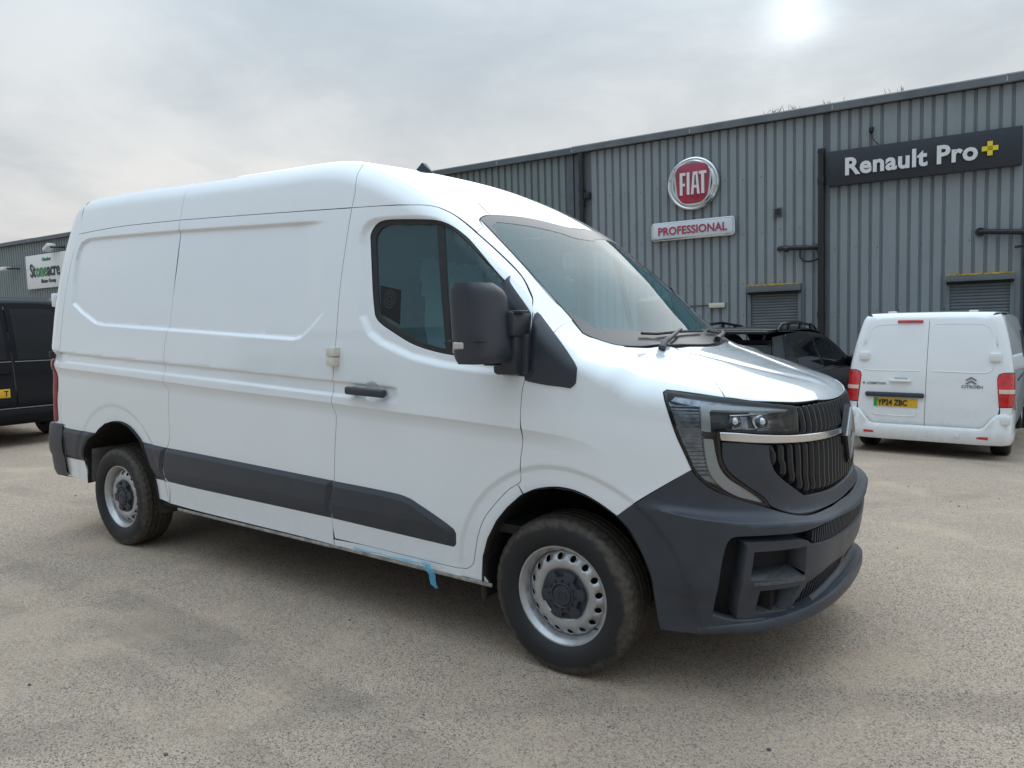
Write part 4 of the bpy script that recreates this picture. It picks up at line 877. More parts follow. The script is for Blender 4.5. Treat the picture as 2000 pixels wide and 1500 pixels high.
# mirror sail on the door and on the wing
TRI_D = [(-.272, 0, 1.725), (-.248, 0, 1.690), (-.140, 0, 1.572), (-.126, 0, 1.545), (-.120, 0, 1.42), (-.127, 0, 1.293), (-.255, 0, 1.306), (-.262, 0, 1.34), (-.285, 0, 1.36), (-.275, 0, 1.50), (-.278, 0, 1.65)]
panel('mirror_sail', TRI_D, FSIDE, M_PLASTIC_U, cab_door, h=.016, off=.008, skirt=.022, roll=.004, corner=25)
TRI_W = cat([(-.105, -.985, 1.556)], O('tri_wing')[1:-1], [(-.02, -1.025, 1.274), (-.116, -1.026, 1.287), (-.104, -1.015, 1.42)])
sail_w = panel('mirror_sail', TRI_W, FWING, M_PLASTIC_U, wing, h=.016, gap=-.008, off=.007, skirt=.02, roll=.004, corner=25)
# black side strips with a chamfered top
def strip(loop, parent, ch=.03, t=.016):
    A = catmull(FSIDE.to2(np.asarray(loop)), True, .012)
    if area2(A) < 0: A = A[::-1]
    def off(P):
        d = near(P[:, [0, 2]], A); 
        zm = .585-.014*(P[:, 0]+1.34); return t*np.clip((d+.001)/.028, 0, 1)-.16*np.clip(zm-P[:, 2], 0, .06)*np.clip(d/.02, 0, 1)
    return panel('side_strip', loop, FSIDE, M_PLASTIC, parent, h=.013, off=off, skirt=.01, gap=.002, extra=[inset(A, .0275), inset(A, .0295)]+[np.array([(x, .585-.014*(x+1.34)+dz) for x in np.linspace(-4.4, -.5, 60)]) for dz in (.003, -.003)])
strip([(-1.334, 0, .711), (-.90, 0, .697), (-.816, 0, .684), (-.757, 0, .662), (-.664, 0, .624), (-.586, 0, .589), (-.548, 0, .568), (-.537, 0, .548), (-.541, 0, .495), (-.556, 0, .479), (-.58, 0, .478), (-1.377, 0, .502), (-1.384, 0, .57), (-1.358, 0, .676), (-1.340, 0, .709)], cab_door)
strip([(-2.878, 0, .759), (-2.557, 0, .751), (-1.45, 0, .716), (-1.341, 0, .712), (-1.357, 0, .676), (-1.384, 0, .57), (-1.378, 0, .502), (-1.483, 0, .504), (-2.602, 0, .522), (-2.905, 0, .531), (-2.941, 0, .556), (-2.941, 0, .643), (-2.906, 0, .732)], side_mid)
strip([(-3.172, 0, .772), (-2.880, 0, .758), (-2.912, 0, .716), (-2.948, 0, .606), (-2.938, 0, .545), (-2.912, 0, .529), (-3.055, 0, .534), (-3.093, 0, .598), (-3.135, 0, .681)], side_rear)
strip([(-4.236, 0, .800), (-3.78, 0, .787), (-3.872, 0, .732), (-3.940, 0, .665), (-3.962, 0, .607), (-3.957, 0, .565), (-4.236, 0, .572)], side_rear)
# wheel arch lips and liners
def liner(name, loop, y1, parent, cx, cz):
    P = np.asarray(loop, float); n = len(P); V = []; Fc = []
    rows = [(0, 1.0), (.02, .995), (.06, 1.03), (.2, 1.05), (y1, 1.05)]
    for dy, k in rows:
        for q in P: V.append((cx+(q[0]-cx)*k, q[1]+.004+dy, cz+(q[2]-cz)*k))
    for r in range(len(rows)-1):
        for i in range(n-1): Fc.append((r*n+i, r*n+i+1, (r+1)*n+i+1, (r+1)*n+i))
    Fc.append(tuple(range((len(rows)-1)*n, len(rows)*n)))
    return mesh_obj(name, V, Fc, M_LINER, parent, True)
M_LINER = mat('arch_liner', (.022, .020, .018), .8, var=.5, vscale=5, bump=.4, bscale=60, dirt=((.13, .105, .08), .2, .9, .6))
aL = cat([(-.40, -.99, .25)], O('arch')[:-1], O('arch_bumper')); liner('arch_liner', aL, .52, van, .02, .36)
aR = cat([(-3.985, -.99, .40), (-3.965, -1.0, .50)], ar[1:-1], [(-3.052, -1.0, .398), (-3.05, -1.0, .30)]); rear_liner = liner('arch_liner', aR, .50, van, -3.51, .42)
mesh_obj('mud_flap', [(-3.93, -.985, .42), (-3.93, -.62, .42), (-3.90, -.985, .66), (-3.90, -.62, .66)], [(0, 1, 3, 2)], mat('grey_flap', (.14, .135, .125), .7, var=.4, vscale=12), van)
box_obj('flap', (-.415, -.80, .37), (.02, .34, .24), M_RUBBER_SHADE, van, .004)
# ------------------------------------------------------------------ bumper and nose
def H(*pts): return np.array(pts, float)
bump_half = cat([(.985, 0, .727), (.972, -.20, .727)], O('bump_shelf', True)[1:], O('bump_wing', True)[1:], O('arch_bumper')[1:], [(.571, -.872, .272), (.769, -.718, .277), (.93, -.403, .292), (.965, 0, .30)])
hole_half = cat([(1.02, 0, .672)], O('hole_top', True)[1:], O('hole_left')[1:], O('hole_bot')[1:-1], [(.979, 0, .400)])
_ph = np.linspace(-1.12, 1.12, 140); _py = NOSE.lift(np.c_[_ph, np.full(140, .72)], F)[:, 1]
bumper = panel('front_bumper', sym(bump_half), NOSE, M_PLASTIC, van, h=.014, holes=[sym(hole_half)], skirt=.045, off=.002, roll=.002, extra=[np.c_[_ph, CZ(np.abs(_py))+dz] for dz in (-.0025, .0025, .012, .024, .038, .05)])
ins_half = cat([(1.016, 0, .588)], O('ins_top', True)[1:], O('ins_left')[1:-1], [(.706, -.782, .322), (.769, -.719, .314), (.857, -.596, .314), (.910, -.482, .334), (.966, -.256, .376), (.979, 0, .388)])
pk1 = H((.760, -.775, .618), (.904, -.585, .612), (.896, -.573, .487), (.746, -.774, .504)); pk2 = H((.775, -.728, .452), (.885, -.560, .442), (.852, -.604, .336), (.762, -.724, .347))
lowg = cat([(.868, -.577, .338), (.908, -.515, .446), (.966, -.37, .470), (.985, -.19, .466), (.985, -.155, .466), (.982, -.150, .425), (.984, -.095, .425), (.986, -.09, .462), (.989, 0, .46)])
lowg_h = cat(lowg[::-1], [(.935, -.407, .350), (.970, -.213, .383), (.979, 0, .400)])
insert = panel('bumper_insert', sym(ins_half), NOSE, M_PLASTIC, bumper, h=.018, holes=[sym(lowg_h), pk1, mir(pk1), pk2, mir(pk2)], off=-.010, skirt=.11, roll=.0022)
back_half = cat([(1.02, 0, .69), (.972, -.42, .70), (.80, -.74, .69), (.68, -.85, .67), (.64, -.86, .5), (.62, -.85, .31), (.77, -.72, .30), (.94, -.40, .31), (.975, 0, .33)])
panel('bumper_backing', sym(back_half), NOSE, M_DARK, bumper, h=.05, off=-.095, skirt=0)
_TP = np.linspace(-1.36, 1.36, 500); _TZ = np.linspace(.17, 1.22, 190)
_TG = np.meshgrid(_TP, _TZ); _TS = NOSE.lift(np.c_[_TG[0].ravel(), _TG[1].ravel()], F); _TN = grad(_TS).reshape(190, 500, 3); _TS = _TS.reshape(190, 500, 3)
def nose_pt(phi, z, off):
    """point of the nose skin at an azimuth and height, pushed out by off (from a table of the skin)"""
    a = min(max((phi+1.36)/2.72*499, 0), 498.999); b = min(max((z-.17)/1.05*189, 0), 188.999); i, j = int(a), int(b); u, w = a-i, b-j
    k = lambda T: (T[j, i]*(1-u)+T[j, i+1]*u)*(1-w)+(T[j+1, i]*(1-u)+T[j+1, i+1]*u)*w
    n = k(_TN); return k(_TS)+n/np.linalg.norm(n)*off
def phi_y(y, z):
    """azimuth of the nose point with a given y at a height"""
    b = min(max((z-.17)/1.05*189, 0), 188.999); j = int(b); w = b-j; return float(np.interp(y, _TS[j, :, 1]*(1-w)+_TS[j+1, :, 1]*w, _TP))
def bars(name, ys, zlo, zhi, o0, o1, wd, mt, parent, lean=0.0):
    """a row of fine upright bars between two edges: one part"""
    bm = bmesh.new()
    for y in ys:
        a, b = zlo(y), zhi(y)
        if b-a < .008: continue
        qs = []
        for z in (a, b):
            yy = y+lean*(z-a); p0, p1 = phi_y(yy-wd/2, z), phi_y(yy+wd/2, z)
            qs.append([nose_pt(p0, z, o0), nose_pt(p0, z, o1), nose_pt(p1, z, o1), nose_pt(p1, z, o0)])
        v = [[bm.verts.new(q) for q in r] for r in qs]
        for i in range(3): bm.faces.new((v[0][i], v[0][i+1], v[1][i+1], v[1][i]))
    bmesh.ops.recalc_face_normals(bm, faces=bm.faces[:])
    o = bm_obj(name, bm, mt, parent); o['kind'] = 'stuff'; return o
def yint(pts, k=2):
    P = np.array(sorted([(-abs(q[1]), q[k]) for q in pts])); return lambda y: float(np.interp(-abs(y), P[:, 0], P[:, 1]))
slot_lo = yint([(0, 0, .590), (0, -.31, .594), (0, -.515, .60), (0, -.553, .625), (0, -.6, .64)]); slot_hi = yint([(0, 0, .673), (0, -.42, .681), (0, -.59, .668)])
bars('slot_grille', np.arange(-.555, .556, .0185), slot_lo, slot_hi, -.05, -.018, .007, M_PLASTIC_U, bumper)
lg_lo = yint([(0, 0, .395), (0, -.213, .38), (0, -.407, .347), (0, -.577, .337)]); lg_hi = yint([(0, 0, .462), (0, -.19, .468), (0, -.37, .472), (0, -.515, .448), (0, -.577, .34)])
bars('lower_grille', np.arange(-.565, .566, .021), lg_lo, lg_hi, -.06, -.028, .008, M_PLASTIC_U, bumper)
# number plate screw pip, step treads in the pockets
def shelf(half, o0, o1, mt, parent, name):
    """a ledge: strip along nose points from offset o0 to o1"""
    A = np.array(half, float); C = catmull(A[:, [1, 2]], False, .03); rows = []
    for y, z in C:
        ph = phi_y(y, z); rows.append((nose_pt(ph, z, o0), nose_pt(ph, z, o1)))
    n = len(rows); V = [r[0] for r in rows]+[r[1] for r in rows]; V2 = [v+np.array([0, 0, -.022]) for v in V]
    Fc = [(i, i+1, n+i+1, n+i) for i in range(n-1)]+[(2*n+i, 2*n+n+i, 2*n+n+i+1, 2*n+i+1) for i in range(n-1)]+[(n+i, n+i+1, 3*n+i+1, 3*n+i) for i in range(n-1)]
    return mesh_obj(name, V+V2, Fc, mt, parent)
M_TREAD = mat('step_tread', (.085, .088, .095), .6, var=.5, vscale=120, bump=.8, bscale=300)
for s_ in (1, -1):
    shelf([(0, s_*-.785, .497), (0, s_*-.70, .492), (0, s_*-.575, .484)], -.094, -.012, M_TREAD, insert, 'step')
    shelf([(0, s_*-.73, .345), (0, s_*-.605, .337)], -.094, -.014, M_TREAD, insert, 'step')
# lip spoiler under the bumper
def lip():
    A = [(-.87, .292, .0), (-.80, .296, .006), (-.72, .300, .012), (-.58, .316, .018), (-.40, .340, .026), (-.2, .358, .03), (0, .362, .032)]
    A = A+[(-y, z, o) for y, z, o in A[::-1][1:]]; ys = np.linspace(-.87, .87, 70); V = []; prof = []
    for y in ys:
        z = np.interp(y, [a[0] for a in A], [a[1] for a in A]); o = np.interp(y, [a[0] for a in A], [a[2] for a in A]); ph = phi_y(y, z)
        k_ = 1-min(1, abs(y)/.87)**2; V += [nose_pt(ph, z+.020, -.03), nose_pt(ph, z+.018, o-.006), nose_pt(ph, z+.010, o+.002), nose_pt(ph, z-.010-.012*k_, o+.004), nose_pt(ph, z-.018-.028*k_, o-.002), nose_pt(ph, z-.022-.034*k_, o-.014), nose_pt(ph, z-.023-.036*k_, -.06)]
    k = 7; n = len(ys); Fc = [(i*k+j, (i+1)*k+j, (i+1)*k+j+1, i*k+j+1) for i in range(n-1) for j in range(k-1)]
    o = mesh_obj('lip_spoiler', V, Fc, M_PLASTIC, bumper, True); o.data.set_sharp_from_angle(angle=R_(40)); return o
lip()
# grey surround, grille, chrome bar
sur_half = cat([(.96, 0, .780), (.947, -.261, .783)], [(.891, -.505, .797), (.822, -.648, .901), (.802, -.679, .962), (.795, -.682, 1.024), (.72, -.77, 1.040), (.657, -.836, 1.048)], O('hl_inner', True)[1:], [(.887, -.583, .738), (.957, -.352, .732), (.98, 0, .731)])
surround = panel('grille_surround', sym(sur_half), NOSE, M_PLASTIC_U, van, h=.02, off=.001, skirt=.03, gap=.003)
gb_half = cat([(.93, 0, 1.165), (.895, -.285, 1.172), (.850, -.497, 1.172), (.87, -.53, 1.05), (.80, -.69, 1.03), (.80, -.69, .95), (.89, -.52, .79), (.945, -.27, .775), (.955, 0, .77)])
gback = panel('grille_backing', sym(gb_half), NOSE, M_DARK, van, h=.05, off=-.045, skirt=0)
up_hi = yint([(0, 0, 1.160), (0, -.285, 1.168), (0, -.5, 1.170)]); up_lo = yint([(0, 0, 1.022), (0, -.17, 1.028), (0, -.44, 1.043), (0, -.53, 1.053)])
lw_hi = yint([(0, 0, 1.001), (0, -.16, 1.006), (0, -.44, 1.015), (0, -.58, 1.022), (0, -.68, 1.026)]); lw_lo = yint([(0, 0, .780), (0, -.27, .785), (0, -.505, .80), (0, -.648, .905), (0, -.68, .96)])
def slat(y, z0, z1, fold=None):
    """an upright grille blade with a chamfered nose and a notched foot"""
    zs = [z0, z0+.012]+list(np.linspace(z0+.03, z1-.02, 5))+[z1-.008, z1]
    prof = [(-.017, -.044), (-.013, -.012), (-.004, 0), (.004, 0), (.012, -.018), (.015, -.044)]; V = []
    for i, z in enumerate(zs):
        cut = -.014 if i == 0 else (-.004 if i == 1 else (-.010 if i == len(zs)-1 else 0)); 
        wob = 0 if fold is None else (.010*np.clip((fold-z)/.02, -1, 0)+.005)
        for dy, o in prof:
            V.append(nose_pt(phi_y(y+dy+wob, z), z, o+cut))
    k = len(prof); n = len(zs); Fc = [(i*k+j, i*k+j+1, (i+1)*k+j+1, (i+1)*k+j) for i in range(n-1) for j in range(k-1)]
    Fc += [tuple(range(k))[::-1], tuple((n-1)*k+j for j in range(k))]
    return mesh_obj('grille_slat', V, Fc, M_SLAT, grille, False)
M_SLAT = mat('grille_black', (.020, .021, .024), .32, var=.1, vscale=10)
grille = gback; grille.name = 'grille'
for y in np.arange(-.476, .477, .0476): slat(y, up_lo(y)+.002, up_hi(y)-.004)
for y in np.arange(-.6664, .667, .0476): slat(y, lw_lo(y)+.004, lw_hi(y)-.003, fold=lw_lo(y)+.05)
ch_half = cat([(.946, 0, 1.024), (.941, -.17, 1.028), (.898, -.441, 1.042), (.849, -.575, 1.050), (.761, -.722, 1.066), (.702, -.79, 1.077), (.651, -.84, 1.083), (.655, -.84, 1.057), (.762, -.724, 1.039), (.85, -.578, 1.026), (.899, -.445, 1.018), (.944, -.16, 1.009), (.949, 0, 1.005)])
panel('chrome_bar', sym(ch_half), NOSE, M_CHROME, van, h=.02, off=lambda P: .010*np.ones(len(P)), skirt=.035, gap=.0015, roll=.004)
# lozenge emblem
def emblem():
    cz = .992; bm = bmesh.new()
    def ring(ho, wo, hi, wi, x0, x1, x2):
        """lozenge ring with a ridged face"""
        P = [[bm.verts.new((x, w*sy, cz+h*sz)) for sy, sz in ((0, 1), (-1, 0), (0, -1), (1, 0))] for x, h, w in ((x0, ho, wo), (x1, ho, wo), (x2, (ho+hi)/2, (wo+wi)/2), (x1, hi, wi), (x0, hi, wi))]
        for r in range(4):
            for i in range(4): bm.faces.new((P[r][i], P[r][(i+1) % 4], P[r+1][(i+1) % 4], P[r+1][i]))
    ring(.122, .078, .088, .056, .945, .974, .982); ring(.074, .047, .045, .028, .945, .974, .980)
    bmesh.ops.recalc_face_normals(bm, faces=bm.faces[:])
    e = bm_obj('emblem', bm, mat('dark_chrome', (.30, .31, .32), .24, metal=1.0), van)
    bm = bmesh.new(); v = [bm.verts.new((.945, y, z)) for y, z in ((0, cz+.135), (-.088, cz), (0, cz-.135), (.088, cz))]; bm.faces.new(v); r = bmesh.ops.extrude_face_region(bm, geom=bm.faces[:]); bmesh.ops.translate(bm, verts=[q for q in r['geom'] if isinstance(q, bmesh.types.BMVert)], vec=(.022, 0, 0)); bmesh.ops.recalc_face_normals(bm, faces=bm.faces[:])
    bm_obj('emblem_plate', bm, M_SLAT, e)
emblem()
# ------------------------------------------------------------------ headlamp
FHL = Cyl()
HL = cat(O('hl_top')[:-1], [(.846, -.505, 1.164), (.853, -.505, 1.155), (.869, -.530, 1.056), (.817, -.638, 1.063), (.72, -.77, 1.078), (.653, -.841, 1.088), (.652, -.841, 1.045)], O('hl_inner', True)[1:-1], O('hl_left', True)[:-1])
lamp = panel('headlamp', HL, FHL, mat('lamp_housing', (.05, .055, .065), .3), van, h=.02, off=-.050, skirt=0, gap=-.004)
ribbon('lamp_wall', HL, FHL, M_BLACK, lamp, .002, -.055)
_A = catmull(FHL.to2(HL), True, .012); _A = _A if area2(_A) > 0 else _A[::-1]
panel('lamp_rim', _A, FHL, M_BLACK, lamp, h=.015, off=.001, skirt=.02, gap=.001, holes=[inset(_A, .011)], raw2d=True)
panel('lamp_lens', HL, FHL, M_LENS, lamp, h=.02, off=.003, skirt=.0, gap=.003)
panel('light_guide', O('drl_up'), FHL, M_LAMPGREY, lamp, h=.012, off=-.012, skirt=.02, gap=0)
panel('light_guide', O('drl_low'), FHL, M_LAMPGREY, lamp, h=.012, off=-.010, skirt=.02, gap=0)
M_SMOKE = mat('smoked_reflector', (.30, .33, .38), .22, metal=.7, var=.5, vscale=30)
panel('side_reflector', [(.475, -.936, 1.215), (.58, -.868, 1.205), (.60, -.88, 1.06), (.612, -.872, .96), (.635, -.858, .905), (.66, -.835, .868), (.60, -.885, .905), (.55, -.915, .985), (.515, -.932, 1.08)], FHL, M_SMOKE, lamp, h=.015, off=-.030, skirt=0, gap=0)
bm = bmesh.new()
for i in range(19):
    z = 1.195-.0155*i; x0 = np.interp(z, [.88, .94, 1.01, 1.08, 1.2], [-.875, -.898, -.918, -.930, -.934]); x1 = np.interp(z, [.88, .95, 1.06, 1.2], [-.86, -.872, -.88, -.872]); 
    a = [nose_pt(ph, z+dz, o) for dz, o in ((0, -.014), (-.0035, -.012), (-.007, -.026)) for ph in np.linspace(phi_y(x0, z)-.0, phi_y(x1, z), 4)] if False else None
    p0 = np.array([np.interp(z, [.86, .9, .94, 1.01, 1.08, 1.2], [.635, .598, .57, .545, .517, .478]), 0]); 
    ph0 = math.atan2(-np.interp(z, [.86, .89, .94, 1.01, 1.08, 1.2], [.845, .878, .900, .916, .927, .933]), np.interp(z, [.86, .89, .94, 1.01, 1.08, 1.2], [.655, .610, .575, .548, .520, .481])+.2)
    ph1 = math.atan2(-.873, np.interp(z, [.86, .9, .96, 1.06, 1.2], [.662, .637, .612, .600, .578])+.2)
    if ph1-ph0 < .01: continue
    rows = [[bm.verts.new(nose_pt(ph, z+dz, o)) for ph in np.linspace(ph0, ph1, 5)] for dz, o in ((0, -.028), (-.001, -.014), (-.0045, -.014), (-.008, -.028))]
    for r in range(3):
        for j in range(4): bm.faces.new((rows[r][j], rows[r][j+1], rows[r+1][j+1], rows[r+1][j]))
bmesh.ops.recalc_face_normals(bm, faces=bm.faces[:]); bm_obj('reflector_ribs', bm, M_SMOKE, lamp)['kind'] = 'stuff'
# lamp chambers behind the lens
M_REFL = mat('lamp_reflector', (.80, .82, .85), .16, metal=1.0)
panel('reflector', [(.755, -.725, 1.165), (.846, -.535, 1.155), (.862, -.545, 1.068), (.78, -.70, 1.076)], FHL, M_REFL, lamp, h=.012, off=lambda P: -.022-.018*np.sin((P[:, 2]-1.065)*math.pi/.1), skirt=.01, gap=0)
panel('lamp_topband', [(.50, -.905, 1.232), (.64, -.785, 1.207), (.74, -.68, 1.188), (.835, -.52, 1.166), (.838, -.525, 1.160), (.60, -.855, 1.200), (.58, -.872, 1.19), (.49, -.93, 1.215)], FHL, M_SMOKE, lamp, h=.012, off=-.012, skirt=.01, gap=0)
panel('reflector', [(.690, -.790, 1.15), (.738, -.745, 1.15), (.75, -.745, 1.085), (.70, -.80, 1.095)], FHL, M_SMOKE, lamp, h=.012, off=-.025, skirt=.012, gap=0)
for (px, py, pz, s_) in ((.70, -.775, 1.118, .030), (.775, -.675, 1.11, .030)):
    bm = bmesh.new(); bmesh.ops.create_icosphere(bm, subdivisions=3, radius=s_); b_ = bm_obj('projector', bm, M_REFL, lamp, True); b_.location = (px-.025, py+.02, pz)
for z, y0, y1 in ((1.090, -.82, -.55), (1.150, -.80, -.70)):
    P = [nose_pt(phi_y(y, z), z, -.018) for y in np.linspace(y0, y1, 9)]; tube_obj('lamp_bezel', P, .004, M_CHROME, lamp, 6)
panel('lamp_divider', [(.842, -.545, 1.16), (.848, -.535, 1.16), (.866, -.548, 1.066), (.858, -.558, 1.066)], FHL, M_BLACK, lamp, h=.01, off=-.010, skirt=.03, gap=0)
headlamp = lamp
# ------------------------------------------------------------------ door furniture
hd = bmesh.new(); add_box(hd, (-1.045, -1.060, 1.193), (.265, .030, .040), .012, Matrix.Rotation(R_(1.8), 3, 'Y'), 3)
add_box(hd, (-1.15, -1.046, 1.197), (.045, .04, .034), .008); add_box(hd, (-.94, -1.046, 1.190), (.03, .04, .03), .008)
bm_obj('door_handle', hd, M_PLASTIC_U, cab_door, True, 40)
# ------------------------------------------------------------------ door mirror
def mirror_head():
    """a tall rounded shell, its back facing forward"""
    cx, cy, cz = -.235, -1.175, 1.520; n = 40; rows = []
    zs = np.linspace(-1, 1, 26)
    bm = bmesh.new()
    for t in zs:
        k = (1-abs(t)**9)**(1/4.) if abs(t) < 1 else 0.0
        k = max(k, .72)
        # plan outline (superellipse), forward face bulging
        z = cz+t*.163+ (0 if t < .5 else 0)
        ring = []
        for i in range(n):
            a = 2*math.pi*i/n; c, s = math.cos(a), math.sin(a); e = 4.6; r = 1/(abs(c)**e+abs(s)**e)**(1/e)
            X = c*r*.088*(k**.8); Y = s*r*.128*(.90+.10*k)
            if X > 0: X *= 1.0-.25*(Y/.13)**2
            tp = .018*max(0, t)*max(0, Y/.13)          # top falls towards the door
            ring.append(bm.verts.new((cx+X-.012*t, cy+Y, z-tp*2.2)))
        rows.append(ring)
    for r in range(len(rows)-1):
        for i in range(n): bm.faces.new((rows[r][i], rows[r][(i+1) % n], rows[r+1][(i+1) % n], rows[r+1][i]))
    bm.faces.new(rows[0][::-1]); bm.faces.new(rows[-1]); bmesh.ops.recalc_face_normals(bm, faces=bm.faces[:])
    hd = bm_obj('mirror_housing', bm, M_PLASTIC_U, van, True, 50)
    return hd
mh = mirror_head()
box_obj('mirror_glass', (-.312, -1.172, 1.525), (.02, .19, .25), M_CHROME, mh, .003)
bm = bmesh.new(); add_box(bm, (-.236, -1.175, 1.452), (.168, .254, .006), .002); bm_obj('housing_joint', bm, M_PLASTIC_U, mh, True, 40)
bm = bmesh.new(); add_box(bm, (-.262, -1.287, 1.432), (.062, .035, .036), .010, None, 3); bm_obj('indicator_lens', bm, mat('clear_amber', (.50, .46, .42), .12, coat=.8), mh, True, 40)
bm = bmesh.new(); add_box(bm, (-.175, -1.035, 1.512), (.10, .15, .105), .012, Matrix.Rotation(R_(-3), 3, 'X')); add_box(bm, (-.195, -1.035, 1.40), (.12, .10, .20), .018); add_box(bm, (-.165, -1.005, 1.385), (.12, .06, .18), .02)
bm_obj('mirror_arm', bm, M_PLASTIC_U, mh, True, 40)
box_obj('arm_cover', (-.155, -1.062, 1.565), (.12, .07, .012), M_PLASTIC_U, mh, .004)
box_obj('camera_pod', (-.19, -1.17, 1.353), (.05, .06, .012), M_BLACK, mh, .004)
# ------------------------------------------------------------------ wheels
M_TYRE = None
def tyre_material():
    m = bpy.data.materials.new('muddy_tyre'); m.use_nodes = True; nt = m.node_tree; N = nt.nodes; L = nt.links; b = N['Principled BSDF']
    tc = N.new('ShaderNodeTexCoord'); sp = N.new('ShaderNodeSeparateXYZ'); L.new(tc.outputs['Object'], sp.inputs[0])
    def mth(op, a, c=None):
        n = N.new('ShaderNodeMath'); n.operation = op
        for i, v in enumerate((a, c)):
            if v is None: continue
            if isinstance(v, (int, float)): n.inputs[i].default_value = v
            else: L.new(v, n.inputs[i])
        return n.outputs[0]
    r = mth('SQRT', mth('ADD', mth('POWER', sp.outputs[0], 2), mth('POWER', sp.outputs[2], 2)))
    n = N.new('ShaderNodeTexNoise'); n.inputs['Scale'].default_value = 7; n.inputs['Detail'].default_value = 8; n.inputs['Roughness'].default_value = .7; L.new(tc.outputs['Object'], n.inputs[0])
    q = N.new('ShaderNodeMapRange'); q.interpolation_type = 'SMOOTHSTEP'; q.inputs[1].default_value = .296; q.inputs[2].default_value = .318; L.new(mth('ADD', r, mth('MULTIPLY', mth('SUBTRACT', n.outputs[0], .5), .11)), q.inputs[0])
    n2 = N.new('ShaderNodeTexNoise'); n2.inputs['Scale'].default_value = 38; n2.inputs['Detail'].default_value = 6; n2.inputs['Roughness'].default_value = .7; L.new(tc.outputs['Object'], n2.inputs[0])
    q2 = N.new('ShaderNodeMapRange'); q2.inputs[1].default_value = .3; q2.inputs[2].default_value = .62; q2.inputs[3].default_value = .12; q2.inputs[4].default_value = .9; L.new(n2.outputs[0], q2.inputs[0])
    mx = N.new('ShaderNodeMix'); mx.data_type = 'RGBA'; mx.inputs[6].default_value = (.011, .0115, .013, 1); mx.inputs[7].default_value = (.088, .072, .053, 1); L.new(mth('MULTIPLY', q.outputs[0], q2.outputs[0]), mx.inputs[0])
    L.new(mx.outputs[2], b.inputs['Base Color']); b.inputs['Roughness'].default_value = .62
    bp = N.new('ShaderNodeBump'); bp.inputs['Strength'].default_value = .35; bp.inputs['Distance'].default_value = .004; L.new(n2.outputs[0], bp.inputs['Height']); L.new(bp.outputs[0], b.inputs['Normal'])
    return m
def make_wheel(parent, loc):
    """axis along y, outer side towards -y"""
    Rt = .347; S = 132
    prof = [(.212, -.082), (.222, -.096), (.236, -.108), (.262, -.1165), (.285, -.1185), (.300, -.117), (.316, -.1115), (.330, -.104), (.339, -.096), (.3435, -.086), (.3455, -.072)]
    tread = [(.3465, -.066), (.3465, -.060), (.338, -.0585), (.338, -.0525), (.347, -.051), (.347, -.022), (.338, -.0205), (.338, -.0145), (.3475, -.013), (.3475, .013)]
    full = prof+tread; full = full+[(r, -y) for r, y in full[::-1][1:]]
    n = len(full)
    def mod(i, j):
        y = full[j][1]; r = full[j][0]
        if r > .3425 and .066 < abs(y) < .09 and i % 3 == 0: return -.006
        if r > .345 and abs(y) < .066 and (i+int(y*300)) % 4 == 0: return -.0025
        if .327 < r < .343 and abs(y) > .09 and i % 3 == 0: return -.0035
        return 0
    t = lathe_obj('tyre', full, S, M_TYRE, parent, mod, 28); t.location = loc
    for v in t.data.vertices:
        if v.co.z < -.3415: 
            v.co.z = -.3415+(v.co.z+.3415)*.08
        if v.co.z < -.27: v.co.y *= 1+.05*min(1, (-.27-v.co.z)/.05)
    rim = lathe_obj('rim', [(.205, .08), (.200, .02), (.196, -.03), (.196, -.058), (.205, -.066), (.2085, -.074), (.2135, -.080), (.2195, -.088), (.2205, -.093), (.218, -.0955), (.212, -.094), (.206, -.086), (.1995, -.078), (.1935, -.068), (.191, -.056), (.1885, -.038)], 72, M_SILVER, parent); rim.location = loc
    # dished disc with round vent holes
    nh = 16; ro, ri = .1895, .105; hr = .0132; rc = .1655
    def circ(r, k, cx=0, cz=0): return [(cx+r*math.cos(2*math.pi*i/k), cz+r*math.sin(2*math.pi*i/k)) for i in range(k)]
    pts = circ(ro, 72)+circ(ri, 48); ed = [(i, (i+1) % 72) for i in range(72)]+[(72+i, 72+(i+1) % 48) for i in range(48)]; holes = []
    for k in range(nh):
        a = 2*math.pi*(k+.35)/nh; cx, cz = rc*math.cos(a), rc*math.sin(a); holes.append((cx, cz)); b0 = len(pts); c = circ(hr, 14, cx, cz); pts += c; ed += [(b0+i, b0+(i+1) % 14) for i in range(14)]
    for r in (.118, .130, .142, .151, .181):
        for i in range(64):
            a = 2*math.pi*(i+.5)/64; q = (r*math.cos(a), r*math.sin(a))
            if all(math.hypot(q[0]-h[0], q[1]-h[1]) > hr+.003 for h in holes): pts.append(q)
    v, _, fc, _, _, _ = delaunay_2d_cdt([Vector(p) for p in pts], ed, [], 0, 1e-7)
    keep = []
    for f_ in fc:
        c = sum((Vector(v[i]) for i in f_), Vector((0, 0)))/3
        if c.length > ri*.998 and all((c-Vector(h)).length > hr*.97 for h in holes): keep.append(tuple(f_))
    dz = lambda r: float(np.interp(r, [.105, .12, .135, .150, .158, .172, .183, .19], [-.060, -.0665, -.0705, -.068, -.063, -.054, -.045, -.040]))
    V = [(p[0], dz(Vector(p).length), p[1]) for p in v]
    d = mesh_obj('wheel_disc', V, keep, M_SILVER, parent, True); d.location = loc
    sol = d.modifiers.new('thickness', 'SOLIDIFY'); sol.thickness = .004; sol.offset = 0
    bk = lathe_obj('brake_drum', [(0, -.005), (.150, -.005), (.168, .01), (.168, .06)], 40, M_DARKM, parent); bk.location = loc
    hub = lathe_obj('hub_cap', [(0, -.064), (.060, -.064), (.085, -.063), (.108, -.064), (.1165, -.062), (.1195, -.054)], 60, M_PLASTIC_U, parent); hub.location = loc
    star = []
